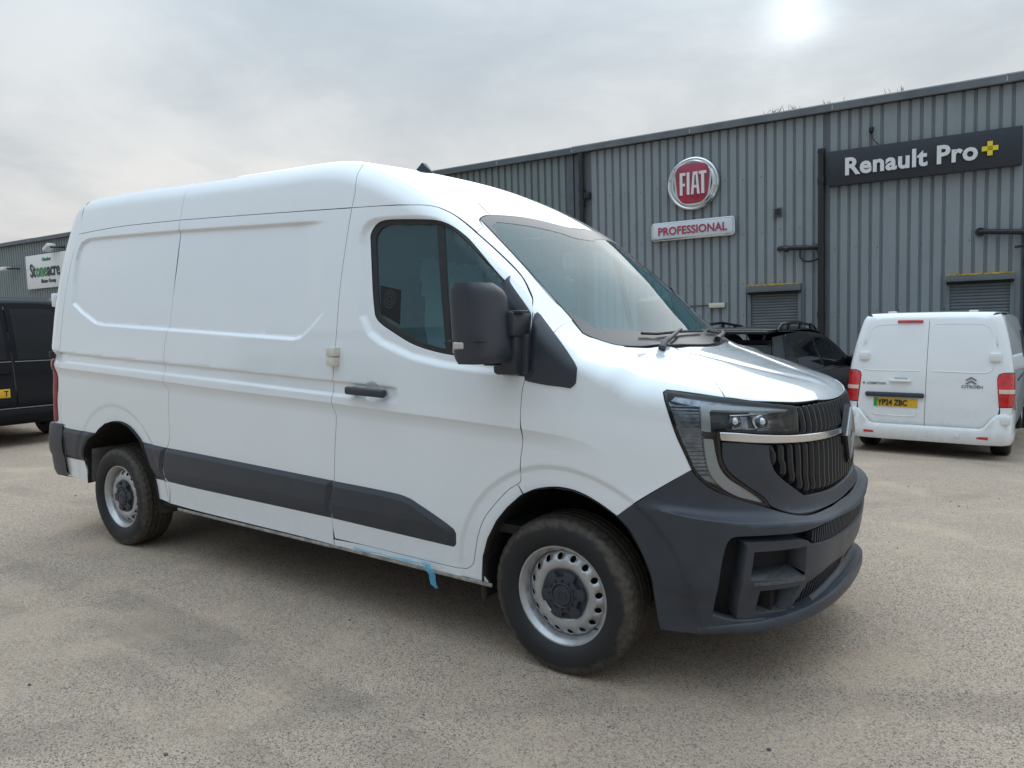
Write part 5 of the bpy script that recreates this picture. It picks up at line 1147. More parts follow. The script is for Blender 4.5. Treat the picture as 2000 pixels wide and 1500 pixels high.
    for k in range(6):
        a0 = 2*math.pi*(k+.15)/6
        for da, r in ((-.30, .073), (-.22, .104), (.22, .104), (.30, .073), (.42, .073), (.63, .073)): star.append((r*math.cos(a0+da), r*math.sin(a0+da)))
    star = []
    for k in range(6):
        a0 = 2*math.pi*(k+.15)/6
        for da, r in ((-.27, .106), (-.09, .109), (.09, .109), (.27, .106), (.32, .080), (.524, .078), (.727, .080)): star.append((r*math.cos(a0+da), r*math.sin(a0+da)))
    sp = prism_obj('hub_star', star, .022, M_PLASTIC_U, hub, .004, Matrix.Translation((0, -.084, 0)))
    lathe_obj('hub_ring', [(.048, -.086), (.0515, -.0905), (.056, -.089), (.058, -.080)], 40, M_PLASTIC_U, hub); lathe_obj('hub_centre', [(0, -.090), (.042, -.089), (.046, -.082)], 40, M_PLASTIC_U, hub)
    for i in range(12):
        a = 2*math.pi*i/12; o_ = box_obj('hub_clip', (.0645*math.cos(a), -.0855, .0645*math.sin(a)), (.012, .006, .004), M_DARK, hub, 0, Matrix.Rotation(-a, 3, 'Y'))
    for s in (1, -1): slab('hub_emblem', [[(s*-.022, s*.016), (s*-.010, s*.016), (s*.022, s*.016-.004*s), (s*.018, s*.010), (s*-.012, s*.010), (s*-.016, s*-.004), (s*-.024, s*-.004)]], (0, -.093, 0), .004, M_PLASTIC_U, hub)
    tube_obj('valve', [(.17, -.07, -.115), (.163, -.10, -.108)], .0045, M_RUBBER_SHADE, rim, 6)
    return t
M_TYRE = tyre_material(); M_DARKM = mat('rusty_hub', (.045, .04, .036), .6, var=.5, vscale=20)
def wheel_thing(x, side):
    r = bpy.data.objects.new('wheel', None); link(r, van); r.location = (x, -.866*side, .3425)
    if side < 0: r.rotation_euler = (0, 0, math.pi)
    return r
wf = wheel_thing(0, 1); make_wheel(wf, (0, 0, 0))
for x, sd in ((-3.585, 1), (0, -1), (-3.585, -1)):
    w2 = wheel_thing(x, sd)
    for ch in list(wf.children): copy_tree(ch, w2)
    w2.rotation_euler.y = rng.uniform(0, 6) if False else 0.0
    for ch in w2.children: 
        pass
# ------------------------------------------------------------------ tail, rear, underside
# rear doors wrap the rear corner
rd_half = [(-4.5, -.003, .50), (-4.5, -.003, 2.38), (-4.4, -.6, 2.37), (-4.35, -.74, 2.33), (-4.3, -.80, 2.22), (-4.3, -.86, 1.95), (-4.3, -.91, 1.6), (-4.3, -.935, 1.3), (-4.3, -.935, .80), (-4.3, -.93, .52)]
rear_door = panel('rear_door', rd_half, FREAR, M_PAINT, van, h=.05)
FCOR = Lin((.72, .69, -.05), (1, -1, 0), 5.0)
corner = panel('rear_corner', cat([(-4.09, -.70, 2.475), (-4.08, -.80, 2.42), (-4.075, -.87, 2.33)], rear_edge[:7], [(-4.262, -1.03, .80), (-4.40, -.985, .80), (-4.40, -.985, 1.2), (-4.375, -.96, 1.6), (-4.33, -.91, 2.0), (-4.28, -.86, 2.25), (-4.255, -.80, 2.34), (-4.245, -.72, 2.42), (-4.17, -.70, 2.46)]), FCOR, M_PAINT, van, h=.03)
M_TAIL = mat('dark_red_lens', (.20, .006, .012), .15, spec=.3, var=.5, vscale=18)
tail = panel('tail_lamp', [(-4.285, -1.03, 1.335), (-4.310, -1.0, 1.35), (-4.40, -.95, 1.34), (-4.42, -.95, .84), (-4.330, -1.02, .835), (-4.300, -1.03, .85), (-4.294, -1.03, 1.0), (-4.270, -1.03, 1.10), (-4.268, -1.03, 1.16), (-4.292, -1.03, 1.24)], FCOR, M_TAIL, van, h=.02, off=.006, skirt=.02, roll=.004)
box_obj('door_stop', (-4.285, -1.04, 1.335), (.03, .03, .05), M_RUBBER_SHADE, van, .006)
for z in (1.74, .95): box_obj('hinge', (-4.375, -.95, z), (.04, .04, .10), M_PAINT, van, .008)
def rear_bumper():
    path = [(-4.222, -1.030), (-4.33, -1.036), (-4.42, -1.030), (-4.49, -.985), (-4.53, -.90), (-4.565, -.6), (-4.575, -.3), (-4.578, 0)]; path += [(x, -y) for x, y in path[::-1][1:]]
    P = catmull(np.array(path), False, .03); prof = [(-.03, .825), (-.006, .822), (.0, .80), (.012, .70), (.010, .62), (-.004, .575), (-.012, .47), (-.03, .425), (-.07, .415)]
    t = np.gradient(P, axis=0); t /= np.linalg.norm(t, axis=1)[:, None]; nrm = np.c_[-t[:, 1], t[:, 0]]*-1; V = []; k = len(prof)
    if (nrm[0] @ np.array([0, -1.])) < 0: nrm = -nrm
    for i, (p, n_) in enumerate(zip(P, nrm)):
        for o, z in prof: V.append((p[0]+n_[0]*o, p[1]+n_[1]*o, z))
    n = len(P); Fc = [(i*k+j, (i+1)*k+j, (i+1)*k+j+1, i*k+j+1) for i in range(n-1) for j in range(k-1)]
    o = mesh_obj('rear_bumper', V, Fc, M_PLASTIC, van, True); o.data.set_sharp_from_angle(angle=R_(25)); return o
rear_bumper()
bm = bmesh.new(); add_box(bm, (-1.9, 0, .40), (5.0, 1.2, .16)); add_box(bm, (-2.2, 0, .44), (1.2, 1.8, .08)); add_box(bm, (-1.0, -.70, .46), (1.1, .55, .10)); add_box(bm, (-1.0, .70, .46), (1.1, .55, .10)); add_box(bm, (.45, 0, .36), (.7, 1.3, .16))
add_box(bm, (-1.75, 0, .372), (2.58, 1.94, .03)); add_box(bm, (-4.22, 0, .44), (.44, 1.9, .03))
bm_obj('underbody', bm, M_DARK, van)
for y in (-.78, .78): box_obj('chassis_rail', (-2.45, y, .365), (1.1, .08, .10), M_DARKM, van)
tube_obj('rear_axle', [(-3.585, -.75, .34), (-3.585, .75, .34)], .05, M_DARKM, van, 10)
M_SEAM = mat('sealer', (.30, .28, .25), .8, var=.5, vscale=30)
box_obj('sill_seam', (-.88, -.985, .338), (1.06, .012, .016), M_SEAM, van, .003, Matrix.Rotation(R_(-.9)*-1, 3, 'Y'))
box_obj('sill_seam', (-2.12, -.985, .350), (1.44, .012, .016), M_SEAM, van, .003, Matrix.Rotation(R_(.6), 3, 'Y'))
# roof aerial base
bm = bmesh.new(); v = [bm.verts.new(p) for p in ((-1.43, -.235, 2.41), (-1.43, -.165, 2.41), (-1.285, -.20, 2.395), (-1.365, -.22, 2.474), (-1.365, -.18, 2.474))]
for f_ in ((0, 1, 4, 3), (0, 3, 2), (1, 2, 4), (3, 4, 2)): bm.faces.new([v[i] for i in f_])
bmesh.ops.recalc_face_normals(bm, faces=bm.faces[:]); bm_obj('aerial_fin', bm, M_PLASTIC_U, van)
# wiper
FT2 = lambda x, y, o: (lambda P: (P+grad(P)*o)[0])(FTOP.lift(FTOP.to2(np.array([[x, y, 2.0]])), F))
wiper = tube_obj('wiper', [FT2(x, y, .018) for x, y in ((.16, -.50), (.19, -.40), (.215, -.2), (.225, .0), (.225, .10))], .007, M_RUBBER_SHADE, van, 6)
tube_obj('wiper_arm', [FT2(.272, -.52, .012), FT2(.262, -.47, .028), FT2(.245, -.36, .034), FT2(.228, -.24, .036), FT2(.215, -.17, .03)], [.018, .014, .011, .008, .007], M_PLASTIC_U, wiper, 8)
w2_ = tube_obj('wiper', [FT2(x, y, .018) for x, y in ((.225, .20), (.21, .42), (.17, .60), (.12, .74))], .007, M_RUBBER_SHADE, van, 6)
tube_obj('wiper_arm', [FT2(.29, .16, .012), FT2(.28, .22, .028), FT2(.245, .36, .034), (FT2(.205, .46, .03))], [.018, .014, .010, .007], M_PLASTIC_U, w2_, 8)
# ------------------------------------------------------------------ cab interior
M_TRIMI = mat('cab_trim', (.045, .047, .052), .7, var=.2, vscale=8); M_SEAT = mat('seat_cloth', (.055, .06, .07), .9, var=.3, vscale=25)
M_FILM = glass('clear_film', (.80, .88, .88), 1.35, .12, haze=((.72, .88, .88), .72))
ds = box_obj('dashboard', (.02, 0, 1.30), (.36, 1.62, .16), M_TRIMI, van, .05, Matrix.Rotation(R_(12), 3, 'Y'), 3)
box_obj('dash_face', (-.17, 0, 1.12), (.16, 1.60, .36), M_TRIMI, ds, .04)
box_obj('instrument_hood', (-.12, -.42, 1.39), (.16, .36, .07), M_TRIMI, ds, .03)
lathe = lathe_obj('steering_wheel', [(.185+.014*math.cos(a), .014*math.sin(a)) for a in np.linspace(0, 2*math.pi, 9)], 40, M_TRIMI, van); lathe.matrix_basis = Matrix.Translation((-.36, -.42, 1.32)) @ Matrix.Rotation(R_(62), 4, 'Y') @ Matrix.Rotation(R_(90), 4, 'X')
box_obj('wheel_hub', (0, 0, 0), (.34, .05, .10), M_TRIMI, lathe, .02)
def seat(y, wd):
    bm = bmesh.new(); add_box(bm, (-.72, y, .93), (.50, wd, .16), .05, Matrix.Rotation(R_(-5), 3, 'Y'), 3); b = bm_obj('seat', bm, M_SEAT, van, True, 60)
    bm = bmesh.new(); add_box(bm, (-1.00, y, 1.27), (.16, wd, .62), .06, Matrix.Rotation(R_(-12), 3, 'Y'), 3); bm_obj('seat_back', bm, M_SEAT, b, True, 60)
    n = 1 if wd < .6 else 2
    for i in range(n):
        yy = y+(0 if n == 1 else (-.22+.44*i)); bm = bmesh.new(); add_box(bm, (-1.08, yy, 1.70), (.10, .27, .20), .045, Matrix.Rotation(R_(-8), 3, 'Y'), 3); bm_obj('head_restraint', bm, M_SEAT, b, True, 60)
        for s in (-.06, .06): tube_obj('restraint_post', [(-1.07, yy+s, 1.52), (-1.08, yy+s, 1.66)], .006, M_CHROME, b, 6)
    # loose dust film over the seat: crumpled sheet
    n1, n2 = 12, 26; V = []; rs = np.random.default_rng(int(abs(y)*100))
    for i in range(n1):
        for j in range(n2):
            t = j/(n2-1); u = (i/(n1-1)-.5)*(wd+.04); 
            X = np.interp(t, [0, .3, .42, .75, 1], [-.46, -.78, -.87, -.98, -.99]); Zz = np.interp(t, [0, .3, .42, .75, 1], [.99, 1.03, 1.10, 1.62, 1.85])
            w_ = .012*math.sin(9*u+4*t)+rs.normal(0, .008); V.append((X+.02+w_, y+u+rs.normal(0, .004), Zz+.01+w_))
    Fc = [(i*n2+j, (i+1)*n2+j, (i+1)*n2+j+1, i*n2+j+1) for i in range(n1-1) for j in range(n2-1)]
    mesh_obj('dust_cover', V, Fc, M_FILM, b, True)
seat(-.45, .50); seat(.36, .92)
prism_obj('bulkhead', [(-.93, .55), (.93, .55), (.95, 1.1), (.90, 1.6), (.80, 2.1), (.66, 2.28), (-.66, 2.28), (-.80, 2.1), (-.90, 1.6), (-.95, 1.1)], .02, mat('bulkhead_grey', (.34, .37, .38), .6, var=.1, vscale=4), van, 0, Matrix.Translation((-1.30, 0, 0)) @ Matrix.Rotation(R_(90), 4, 'Z'))
box_obj('cab_floor', (-.55, 0, .58), (1.5, 1.8, .04), M_TRIMI, van)
box_obj('headlining', (-1.08, 0, 2.19), (.40, 1.40, .02), mat('headlining', (.30, .30, .29), .9), van, .008)
for y in (-.40, .40): box_obj('sun_visor', (-.70, y, 2.10), (.16, .42, .02), mat('visor', (.36, .36, .35), .8), van, .008, Matrix.Rotation(R_(30), 3, 'Y'))
box_obj('sensor_housing', (-.50, 0, 1.985), (.14, .22, .05), M_TRIMI, van, .02, Matrix.Rotation(R_(38), 3, 'Y'))
# papers and film left on the dash top
V = [(-.02+.22*rng.random(), -.70+1.0*rng.random(), 1.40+.03*rng.random()) for _ in range(60)]
ppr = bmesh.new()
for k in range(5):
    c = np.array([.10-.02*k, -.55+.11*k, 1.405+.006*k]); a = rng.uniform(0, 3)
    q = [bm_v for bm_v in [ppr.verts.new((c[0]+.06*math.cos(a+t)*1.4, c[1]+.13*math.sin(a+t), c[2]+rng.uniform(0, .02))) for t in (0, 1.4, 3.1, 4.6)]]; ppr.faces.new(q)
bm_obj('dash_papers', ppr, mat('paper_in_film', (.55, .66, .64), .25, coat=.6), van)
# side window sticker: black card with line drawing
card = panel('window_card', [(-1.025, 0, 1.716), (-.885, 0, 1.688), (-.880, 0, 1.52), (-1.008, 0, 1.575)], FSIDE, M_BLACK, cab_door, h=.03, off=-.0112, skirt=0, gap=0)
bm = bmesh.new()
for r in (.012, .024, .036):
    for i in range(20):
        a, b = 2*math.pi*i/20, 2*math.pi*(i+1)/20; q = [(-.955+rr*math.cos(t), 1.645+rr*math.sin(t)*1.1) for rr, t in ((r, a), (r, b), (r+.003, b), (r+.003, a))]; bm.faces.new([bm.verts.new((x, 0, z)) for x, z in q])
P_ = np.array([v.co[:] for v in bm.verts]); L_ = FSIDE.lift(P_[:, [0, 2]], F); G_ = grad(L_); 
for v, p, g in zip(bm.verts, L_, G_): v.co = Vector(p-g*.0105)
bm_obj('card_drawing', bm, mat('card_line', (.045, .05, .052), .5), card)
# ------------------------------------------------------------------ the other side of the van
for o in (cab_door, side_mid, side_rear, upper_cab, upper_mid, upper_rear, a_pillar, wing, sill, headlamp, rear_door, corner, tail, mh, rear_liner):
    if o.name == 'cab_door':
        c = mirror_y(o)
        for ch in list(c.children):
            if ch.name.startswith(('window_card',)): bpy.data.objects.remove(ch, do_unlink=True)
    else:
        c = mirror_y(o)
        if o is mh: c.location = (-.21, -.10, 0)      # the far mirror is folded back
for o in [q for q in van.children if q.name.startswith(('arch_liner', 'mud_flap', 'flap', 'sill_seam')) and q is not rear_liner and q.matrix_basis[1][1] > 0 and not q.name.startswith('arch_liner.002')]: mirror_y(o)
# ------------------------------------------------------------------ loose bits on the van
M_BLUE = bpy.data.materials.new('blue_film'); M_BLUE.use_nodes = True
_b = M_BLUE.node_tree.nodes['Principled BSDF']; _b.inputs['Base Color'].default_value = (.10, .46, .70, 1); _b.inputs['Roughness'].default_value = .2; _b.inputs['Alpha'].default_value = .62; _b.inputs['Coat Weight'].default_value = .5
def film(pts, name, label, wdt, drop=()):
    V = []; Fc = []
    for i, (x, z, y) in enumerate(pts):
        for k, dz in enumerate((wdt/2, 0, -wdt/2)): V.append((x+rng.normal(0, .003), y-.004*(k == 1)+rng.normal(0, .002), z+dz+rng.normal(0, .003)))
    for i in range(len(pts)-1):
        for k in range(2): Fc.append((i*3+k, (i+1)*3+k, (i+1)*3+k+1, i*3+k+1))
    o = mesh_obj(name, V, Fc, M_BLUE, None, True); return tag(o, label, 'film')
film([(x, float(np.interp(x, [-1.2, -.69], [.372, .368])), -1.012) for x in np.linspace(-1.21, -.69, 12)], 'protective_film', 'thin strip of blue protective film along the white sill', .010)
V = []; Fc = []
ft = ((-.715, .385, .060), (-.706, .368, .055), (-.693, .349, .050), (-.678, .329, .044), (-.664, .309, .040), (-.655, .291, .034), (-.647, .276, .012))
for i, (cx, z, w_) in enumerate(ft):
    for k in range(4): V.append((cx+w_*(k/3-.5), -1.018-.010*math.sin(i*1.7+k*2.3)-.002*i, z+.005*math.sin(k*2.2+i*1.9)))
for i in range(len(ft)-1):
    for k in range(3): Fc.append((i*4+k, (i+1)*4+k, (i+1)*4+k+1, i*4+k+1))
tag(mesh_obj('film_tail', V, Fc, M_BLUE, None, True), 'torn blue film tail hanging below the van door', 'film')
M_FOAM = mat('cream_foam', (.66, .63, .55), .8, var=.1, vscale=30, bump=.3, bscale=80)
fo = thing('door_edge_guard', 'cream foam edge guard clipped on the van door seam', 'edge guard', (-1.285, -1.02, 1.365))
box_obj('guard_block', (0, -.018, .022), (.062, .045, .048), M_FOAM, fo, .006); box_obj('guard_block', (-.002, -.018, -.028), (.06, .042, .046), M_FOAM, fo, .006); box_obj('guard_back', (0, -.002, 0), (.03, .02, .09), M_FOAM, fo, .003)

# ------------------------------------------------------------------ other vehicles: the same way, simpler skins
M_WPAINT = mat('white_paint_van', (.80, .81, .82), .25, coat=.8, var=.02, vscale=2, dirt=((.42, .38, .32), .1, .9, .35))
M_TINT = mat('privacy_glass', (.006, .007, .009), .04, spec=.3)
M_PLATE = mat('plate_yellow', (.72, .42, .02), .4); M_PTEXT = mat('plate_black', (.01, .01, .01), .5); M_PGREEN = mat('plate_green', (.01, .30, .06), .4)
M_SIDEGREY = mat('badge_grey', (.20, .20, .21), .3, metal=.6)
def box_skin(W, rear, top, rc, rt, xmax):
    """a rear-quarter skin: half width by height, rear face by height, roof by length; heading +x"""
    def f(x, y, z):
        ya = np.abs(y); s = rmax(ya-W(z), rear(z)-x, rc); return rmax(s, z-top(x)+.02*ya*ya, rt)
    return f
def simple_wheel(parent, loc, r, wd, mt_r):
    t = lathe_obj('tyre', [(r*.62, -wd/2), (r*.8, -wd/2-.006), (r*.93, -wd/2), (r*.985, -wd/2+.02), (r, -wd/2+.05), (r, -.03), (r*.985, -.028), (r*.985, -.02), (r, -.018), (r, .018), (r*.985, .02), (r*.985, .028), (r, .03), (r, wd/2-.05), (r*.985, wd/2-.02), (r*.93, wd/2), (r*.62, wd/2)], 48, M_RUBBER_SHADE, parent); t.location = loc
    q = lathe_obj('rim', [(0, -wd/2+.05), (r*.2, -wd/2+.04), (r*.5, -wd/2+.05), (r*.6, -wd/2+.02), (r*.63, -wd/2)], 40, mt_r, parent); q.location = loc
    q2 = lathe_obj('rim_back', [(0, wd/2-.06), (r*.62, wd/2-.03)], 30, M_DARK, parent); q2.location = loc
# ---- white van parked nose to the wall
CY = thing('white_compact_van', 'smaller white van with twin rear doors and a yellow number plate', 'van', (.625, 7.22, float(ground_z(7.9))), R_(90-2.6))
W_ = crv([(.2, .90), (.45, .925), (.9, .945), (1.1, .94), (1.4, .90), (1.7, .835), (1.9, .78)]); RR_ = crv([(.2, .0), (.5, .0), (.8, .02), (1.1, .05), (1.5, .13), (1.8, .21), (1.95, .27)])
TT_ = crv([(0, 1.86), (.4, 1.895), (1.5, 1.90), (3.0, 1.86), (3.6, 1.70), (4.2, 1.25), (4.6, 1.1), (5.0, .85)])
fc_ = box_skin(W_, RR_, TT_, .11, .08, 5); CR = Lin((1, 0, 0), (0, -1, 0), 3.0); CS_ = Lin((0, 1, 0), (1, 0, 0), 2.2); CT_ = Lin((0, 0, -1), (1, 0, 0), 4)
def cp(name, loop, fr, mt, **k): 
    par = k.pop('parent', CY); k.setdefault('h', .04); return panel(name, [(0, y, z) for y, z in loop] if fr is CR else loop, fr, mt, par, f=fc_, **k)
# rear: y<0 is its right side
dl = cp('rear_door', [(.004, .42), (.004, 1.825), (.52, 1.825), (.645, 1.79), (.715, 1.70), (.775, 1.45), (.81, 1.18), (.80, .80), (.80, .66), (.74, .47), (.66, .42)], CR, M_WPAINT, gap=.0005)
dr = cp('rear_door', [(-.004, .42), (-.004, 1.825), (-.52, 1.825), (-.645, 1.79), (-.715, 1.70), (-.775, 1.45), (-.81, 1.18), (-.80, .80), (-.80, .66), (-.74, .47), (-.66, .42)], CR, M_WPAINT, gap=.0005)
FCL = Lin((.75, .66, 0), (1, -1, 0), 3.0)
cq = [(.12, -.70, 1.80), (.10, -.765, 1.70), (.05, -.84, 1.45), (.0, -.90, 1.18), (-.0, -.93, .80), (0, -.90, .62), (.6, -.93, .62), (.6, -.94, .9), (.6, -.935, 1.1), (.6, -.86, 1.4), (.6, -.765, 1.7), (.6, -.72, 1.80)]
pil = cp('body_corner', [(.17, -.66, 1.79), (.14, -.727, 1.70), (.07, -.787, 1.45), (.03, -.822, 1.18), (.02, -.812, .80), (.02, -.80, .62), (.30, -.93, .62), (.30, -.94, .90), (.30, -.935, 1.1), (.33, -.90, 1.4), (.37, -.84, 1.66), (.42, -.79, 1.80), (.38, -.72, 1.86), (.20, -.68, 1.84)], FCL, M_WPAINT); mirror_y(pil)
sd = cp('body_side', [(.30, 0, .62), (.30, 0, .90), (.30, 0, 1.1), (.33, 0, 1.4), (.37, 0, 1.66), (.42, 0, 1.80), (.55, 0, 1.835), (2.6, 0, 1.83), (3.1, 0, 1.76), (3.6, 0, 1.35), (4.9, 0, .95), (4.95, 0, .4), (3.98, 0, .32), (3.95, 0, .5), (3.8, 0, .68), (3.6, 0, .74), (3.4, 0, .68), (3.25, 0, .5), (3.2, 0, .32), (1.25, 0, .32), (1.2, 0, .5), (1.05, 0, .68), (.85, 0, .74), (.65, 0, .68), (.5, 0, .5), (.45, 0, .40), (.3, 0, .40)], CS_, M_WPAINT, h=.06); mirror_y(sd)
rf = cp('roof', [(.20, -.67, 0), (.40, -.735, 0), (1.5, -.735, 0), (3.1, -.70, 0), (3.1, .70, 0), (1.5, .735, 0), (.40, .735, 0), (.20, .67, 0)], CT_, M_WPAINT, h=.06)
cw = [(3.15, -.68, 1.80), (4.1, -.80, 1.28), (4.1, .80, 1.28), (3.15, .68, 1.80)]; mesh_obj('windscreen', cw, [(0, 1, 2, 3)], M_TINT, CY); mesh_obj('bonnet', [(4.1, -.86, 1.25), (4.95, -.78, .95), (4.95, .78, .95), (4.1, .86, 1.25)], [(0, 1, 2, 3)], M_WPAINT, CY); mesh_obj('nose', [(4.95, -.80, .95), (5.0, -.80, .35), (5.0, .80, .35), (4.95, .80, .95)], [(0, 1, 2, 3)], M_WPAINT, CY)
for y in (-.47, .47): box_obj('roof_bump', (.42, y, 1.895), (.16, .10, .03), M_WPAINT, CY, .012)
# pressed panels on the doors: raised frames
def groove(pts, parent, nm='pressed_line', r=.007, m_=None, off=.0):
    P = catmull(np.array(pts), False, .03); L3 = CR.lift(CR.to2(np.c_[0*P[:, 0], P]), fc_); tube_obj(nm, L3+np.array([-off, 0, 0]), r, m_ or M_WPAINT, parent, 6)
groove([(.07, 1.135), (.60, 1.13), (.735, 1.14)], dl); groove([(.755, 1.16), (.735, 1.42), (.70, 1.62), (.67, 1.69), (.59, 1.73), (.07, 1.74)], dl, r=.005); groove([(-.07, 1.135), (-.60, 1.125), (-.68, 1.135), (-.715, 1.17), (-.72, 1.22)], dr); groove([(-.71, 1.58), (-.67, 1.69), (-.59, 1.73), (-.07, 1.74)], dr, r=.005)
groove([(.66, .46), (.62, .565), (.55, .545), (.16, .54), (.10, .56), (.09, .60)][1:], dl)
def cr_pt(y, z, o): P = CR.lift(CR.to2(np.array([[0, y, z]])), fc_); return P[0]+np.array([-o, 0, 0])
def on_rear(name, y, z, sy, sz, t, mt, parent, bev=.008, o=None):
    p = cr_pt(y, z, 0); sl = math.atan2(cr_pt(y, z+.05, 0)[0]-cr_pt(y, z-.05, 0)[0], .1)
    return box_obj(name, (p[0]-(t/2 if o is None else o), y, z), (t, sy, sz), mt, parent, bev, Matrix.Rotation(sl, 3, 'Y'))
on_rear('brake_lamp', .22, 1.775, .30, .035, .03, M_RED, dl); on_rear('plate_lamp_bar', .36, .815, .70, .065, .05, M_PLASTIC_U, dl, .02)
on_rear('handle', .30, 1.00, .26, .035, .04, M_WPAINT, dl, .012); on_rear('handle_recess', .29, 1.025, .15, .04, .012, mat('recess_grey', (.45, .46, .47), .4), dl, .005)
pl_ = on_rear('number_plate', .345, .712, .52, .112, .010, M_PLATE, dl, .002); px_ = cr_pt(.345, .712, .0135)[0]
text_obj('plate_text', 'YP24 ZBC', .105, .001, M_PTEXT, pl_, (px_-.008, .553, .676), fat=.0028, sx=.78, rot=(0, 0, R_(-90)))
on_rear('plate_flash', .583, .712, .042, .111, .014, M_PGREEN, pl_, .0)
def polybar(pts, w, name, parent, mt, o=.012):
    bm = bmesh.new()
    for a, b in zip(pts[:-1], pts[1:]):
        t = np.array(b)-np.array(a); t = t/np.linalg.norm(t); n = np.array([-t[1], t[0]])*w/2; qs = [np.array(a)+n, np.array(b)+n, np.array(b)-n, np.array(a)-n]
        v = [bm.verts.new(cr_pt(q[0], q[1], oo)) for oo in (o, -.002) for q in qs]; bm.faces.new(v[:4])
        for i in range(4): bm.faces.new((v[i], v[(i+1) % 4], v[4+(i+1) % 4], v[4+i]))
    bmesh.ops.recalc_face_normals(bm, faces=bm.faces[:]); return bm_obj(name, bm, mt, parent)
for dz in (0, .045): polybar([(-.445, .985+dz), (-.50, 1.022+dz), (-.555, .985+dz)], .014, 'chevron_badge', dr, M_SIDEGREY)
text_obj('badge_text', 'CITROËN', .052, .002, M_SIDEGREY, dr, (cr_pt(-.5, .955, .006)[0], -.395, .932), fat=.0006, sx=1.05, rot=(0, 0, R_(-90)))
text_obj('badge_text', 'UTEMPTION', .042, .002, M_SIDEGREY, dl, (cr_pt(.6, .955, .008)[0], .70, .945), fat=.0006, sx=1.0, rot=(0, 0, R_(-90))); on_rear('badge_square', .735, .962, .024, .024, .012, M_SIDEGREY, dl, .002)
tlp = cp('tail_lamp', [(.02, -.80, .72), (.02, -.80, 1.05), (.03, -.81, 1.10), (.06, -.84, 1.12), (.16, -.925, 1.12), (.16, -.945, .72)], FCL, M_RED, off=.012, skirt=.03, roll=.006)
cp('reverse_lamp', [(.01, -.812, .875), (.01, -.812, .925), (.15, -.945, .925), (.15, -.945, .875)], FCL, mat('clear_lens', (.75, .55, .48), .15, coat=1), off=.017, skirt=.012, roll=.003, parent=tlp)
cp('lamp_surround', [(.015, -.795, .705), (.015, -.795, 1.06), (.03, -.805, 1.115), (.06, -.84, 1.135), (.175, -.925, 1.135), (.175, -.945, .705)], FCL, M_BLACK, off=.004, skirt=.01, parent=tlp)
mirror_y(tlp)
for z in (1.32, .55):
    for s in (1, -1): 
        p = FCL.lift(FCL.to2(np.array([[.02, -.80 if z > 1 else -.85, z]])), fc_)[0]; box_obj('hinge', (p[0]-.01, s*(p[1]-.005), z), (.07, .12, .11), M_WPAINT, CY, .015)
# wrap-round bumper with raised ends
def cit_bumper():
    P = catmull(np.array([(.55, -.95), (.25, -.955), (.08, -.93), (-.02, -.86), (-.07, -.70), (-.085, -.3), (-.088, 0)]), False, .05); P = np.vstack([P, (P*[1, -1])[::-1][1:]])
    t = np.gradient(P, axis=0); t /= np.linalg.norm(t, axis=1)[:, None]; n = np.c_[t[:, 1], -t[:, 0]]; n = n if n[0]@np.array([0, -1.]) > 0 else -n; V = []
    for p, q in zip(P, n):
        zt = np.interp(abs(p[1]), [0, .64, .76, .84, 1], [.43, .43, .585, .63, .635])
        prof = [(-.05, zt+.005), (-.012, zt), (0, zt-.02), (.002, .40 if zt > .45 else zt-.03), (.010, .37), (.0, .27), (-.02, .235), (-.10, .225)]
        V += [(p[0]+q[0]*o, p[1]+q[1]*o, z) for o, z in prof]
    k = 8; m_ = len(P); o = mesh_obj('rear_bumper', V, [(i*k+j, (i+1)*k+j, (i+1)*k+j+1, i*k+j+1) for i in range(m_-1) for j in range(k-1)], M_WPAINT, CY, True); o.data.set_sharp_from_angle(angle=R_(35)); return o
cb = cit_bumper()
for s in (1, -1): box_obj('reflector', (-.078, s*.645, .325), (.014, .125, .035), M_RED, cb, .005)
box_obj('tow_cover', (-.096, -.37, .335), (.006, .055, .055), M_WPAINT, cb, .003)
for y in (-.60, -.15, .30, .60): box_obj('parking_sensor', (-.088, y, .345), (.012, .018, .018), M_WPAINT, cb, .004)
for x, s in ((.85, 1), (.85, -1), (3.6, 1), (3.6, -1)):
    r = bpy.data.objects.new('wheel', None); link(r, CY); r.location = (x, -.79*s, .335); r.rotation_euler = (0, 0, 0 if s > 0 else math.pi); simple_wheel(r, (0, 0, 0), .335, .215, M_SILVER)
box_obj('underbody', (2.4, 0, .33), (4.6, 1.3, .18), M_DARK, CY); box_obj('tailboard', (.55, 0, 1.0), (.02, 1.5, 1.0), M_DARK, CY); box_obj('roof_frame', (1.7, 0, 1.80), (2.7, 1.48, .09), M_WPAINT, CY, .02)
for s in (1, -1):
    mo = box_obj('door_mirror', (3.35, s*-1.05, 1.13), (.14, .22, .26), M_WPAINT, CY, .05, None, 3); box_obj('mirror_foot', (3.38, s*-.93, 1.05), (.10, .10, .06), M_PLASTIC_U, mo, .02)
    cg = [(2.62, s*-.932, 1.20), (3.45, s*-.930, 1.22), (3.15, s*-.862, 1.60), (2.65, s*-.858, 1.62)]; mesh_obj('side_window', [(x, y-s*.012, z) for x, y, z in cg], [(0, 1, 2, 3)], M_TINT, CY)
box_obj('slide_rail', (1.55, -.945, .99), (1.3, .02, .025), M_PLASTIC_U, CY, .006); box_obj('slide_rail', (1.55, .945, .99), (1.3, .02, .025), M_PLASTIC_U, CY, .006)
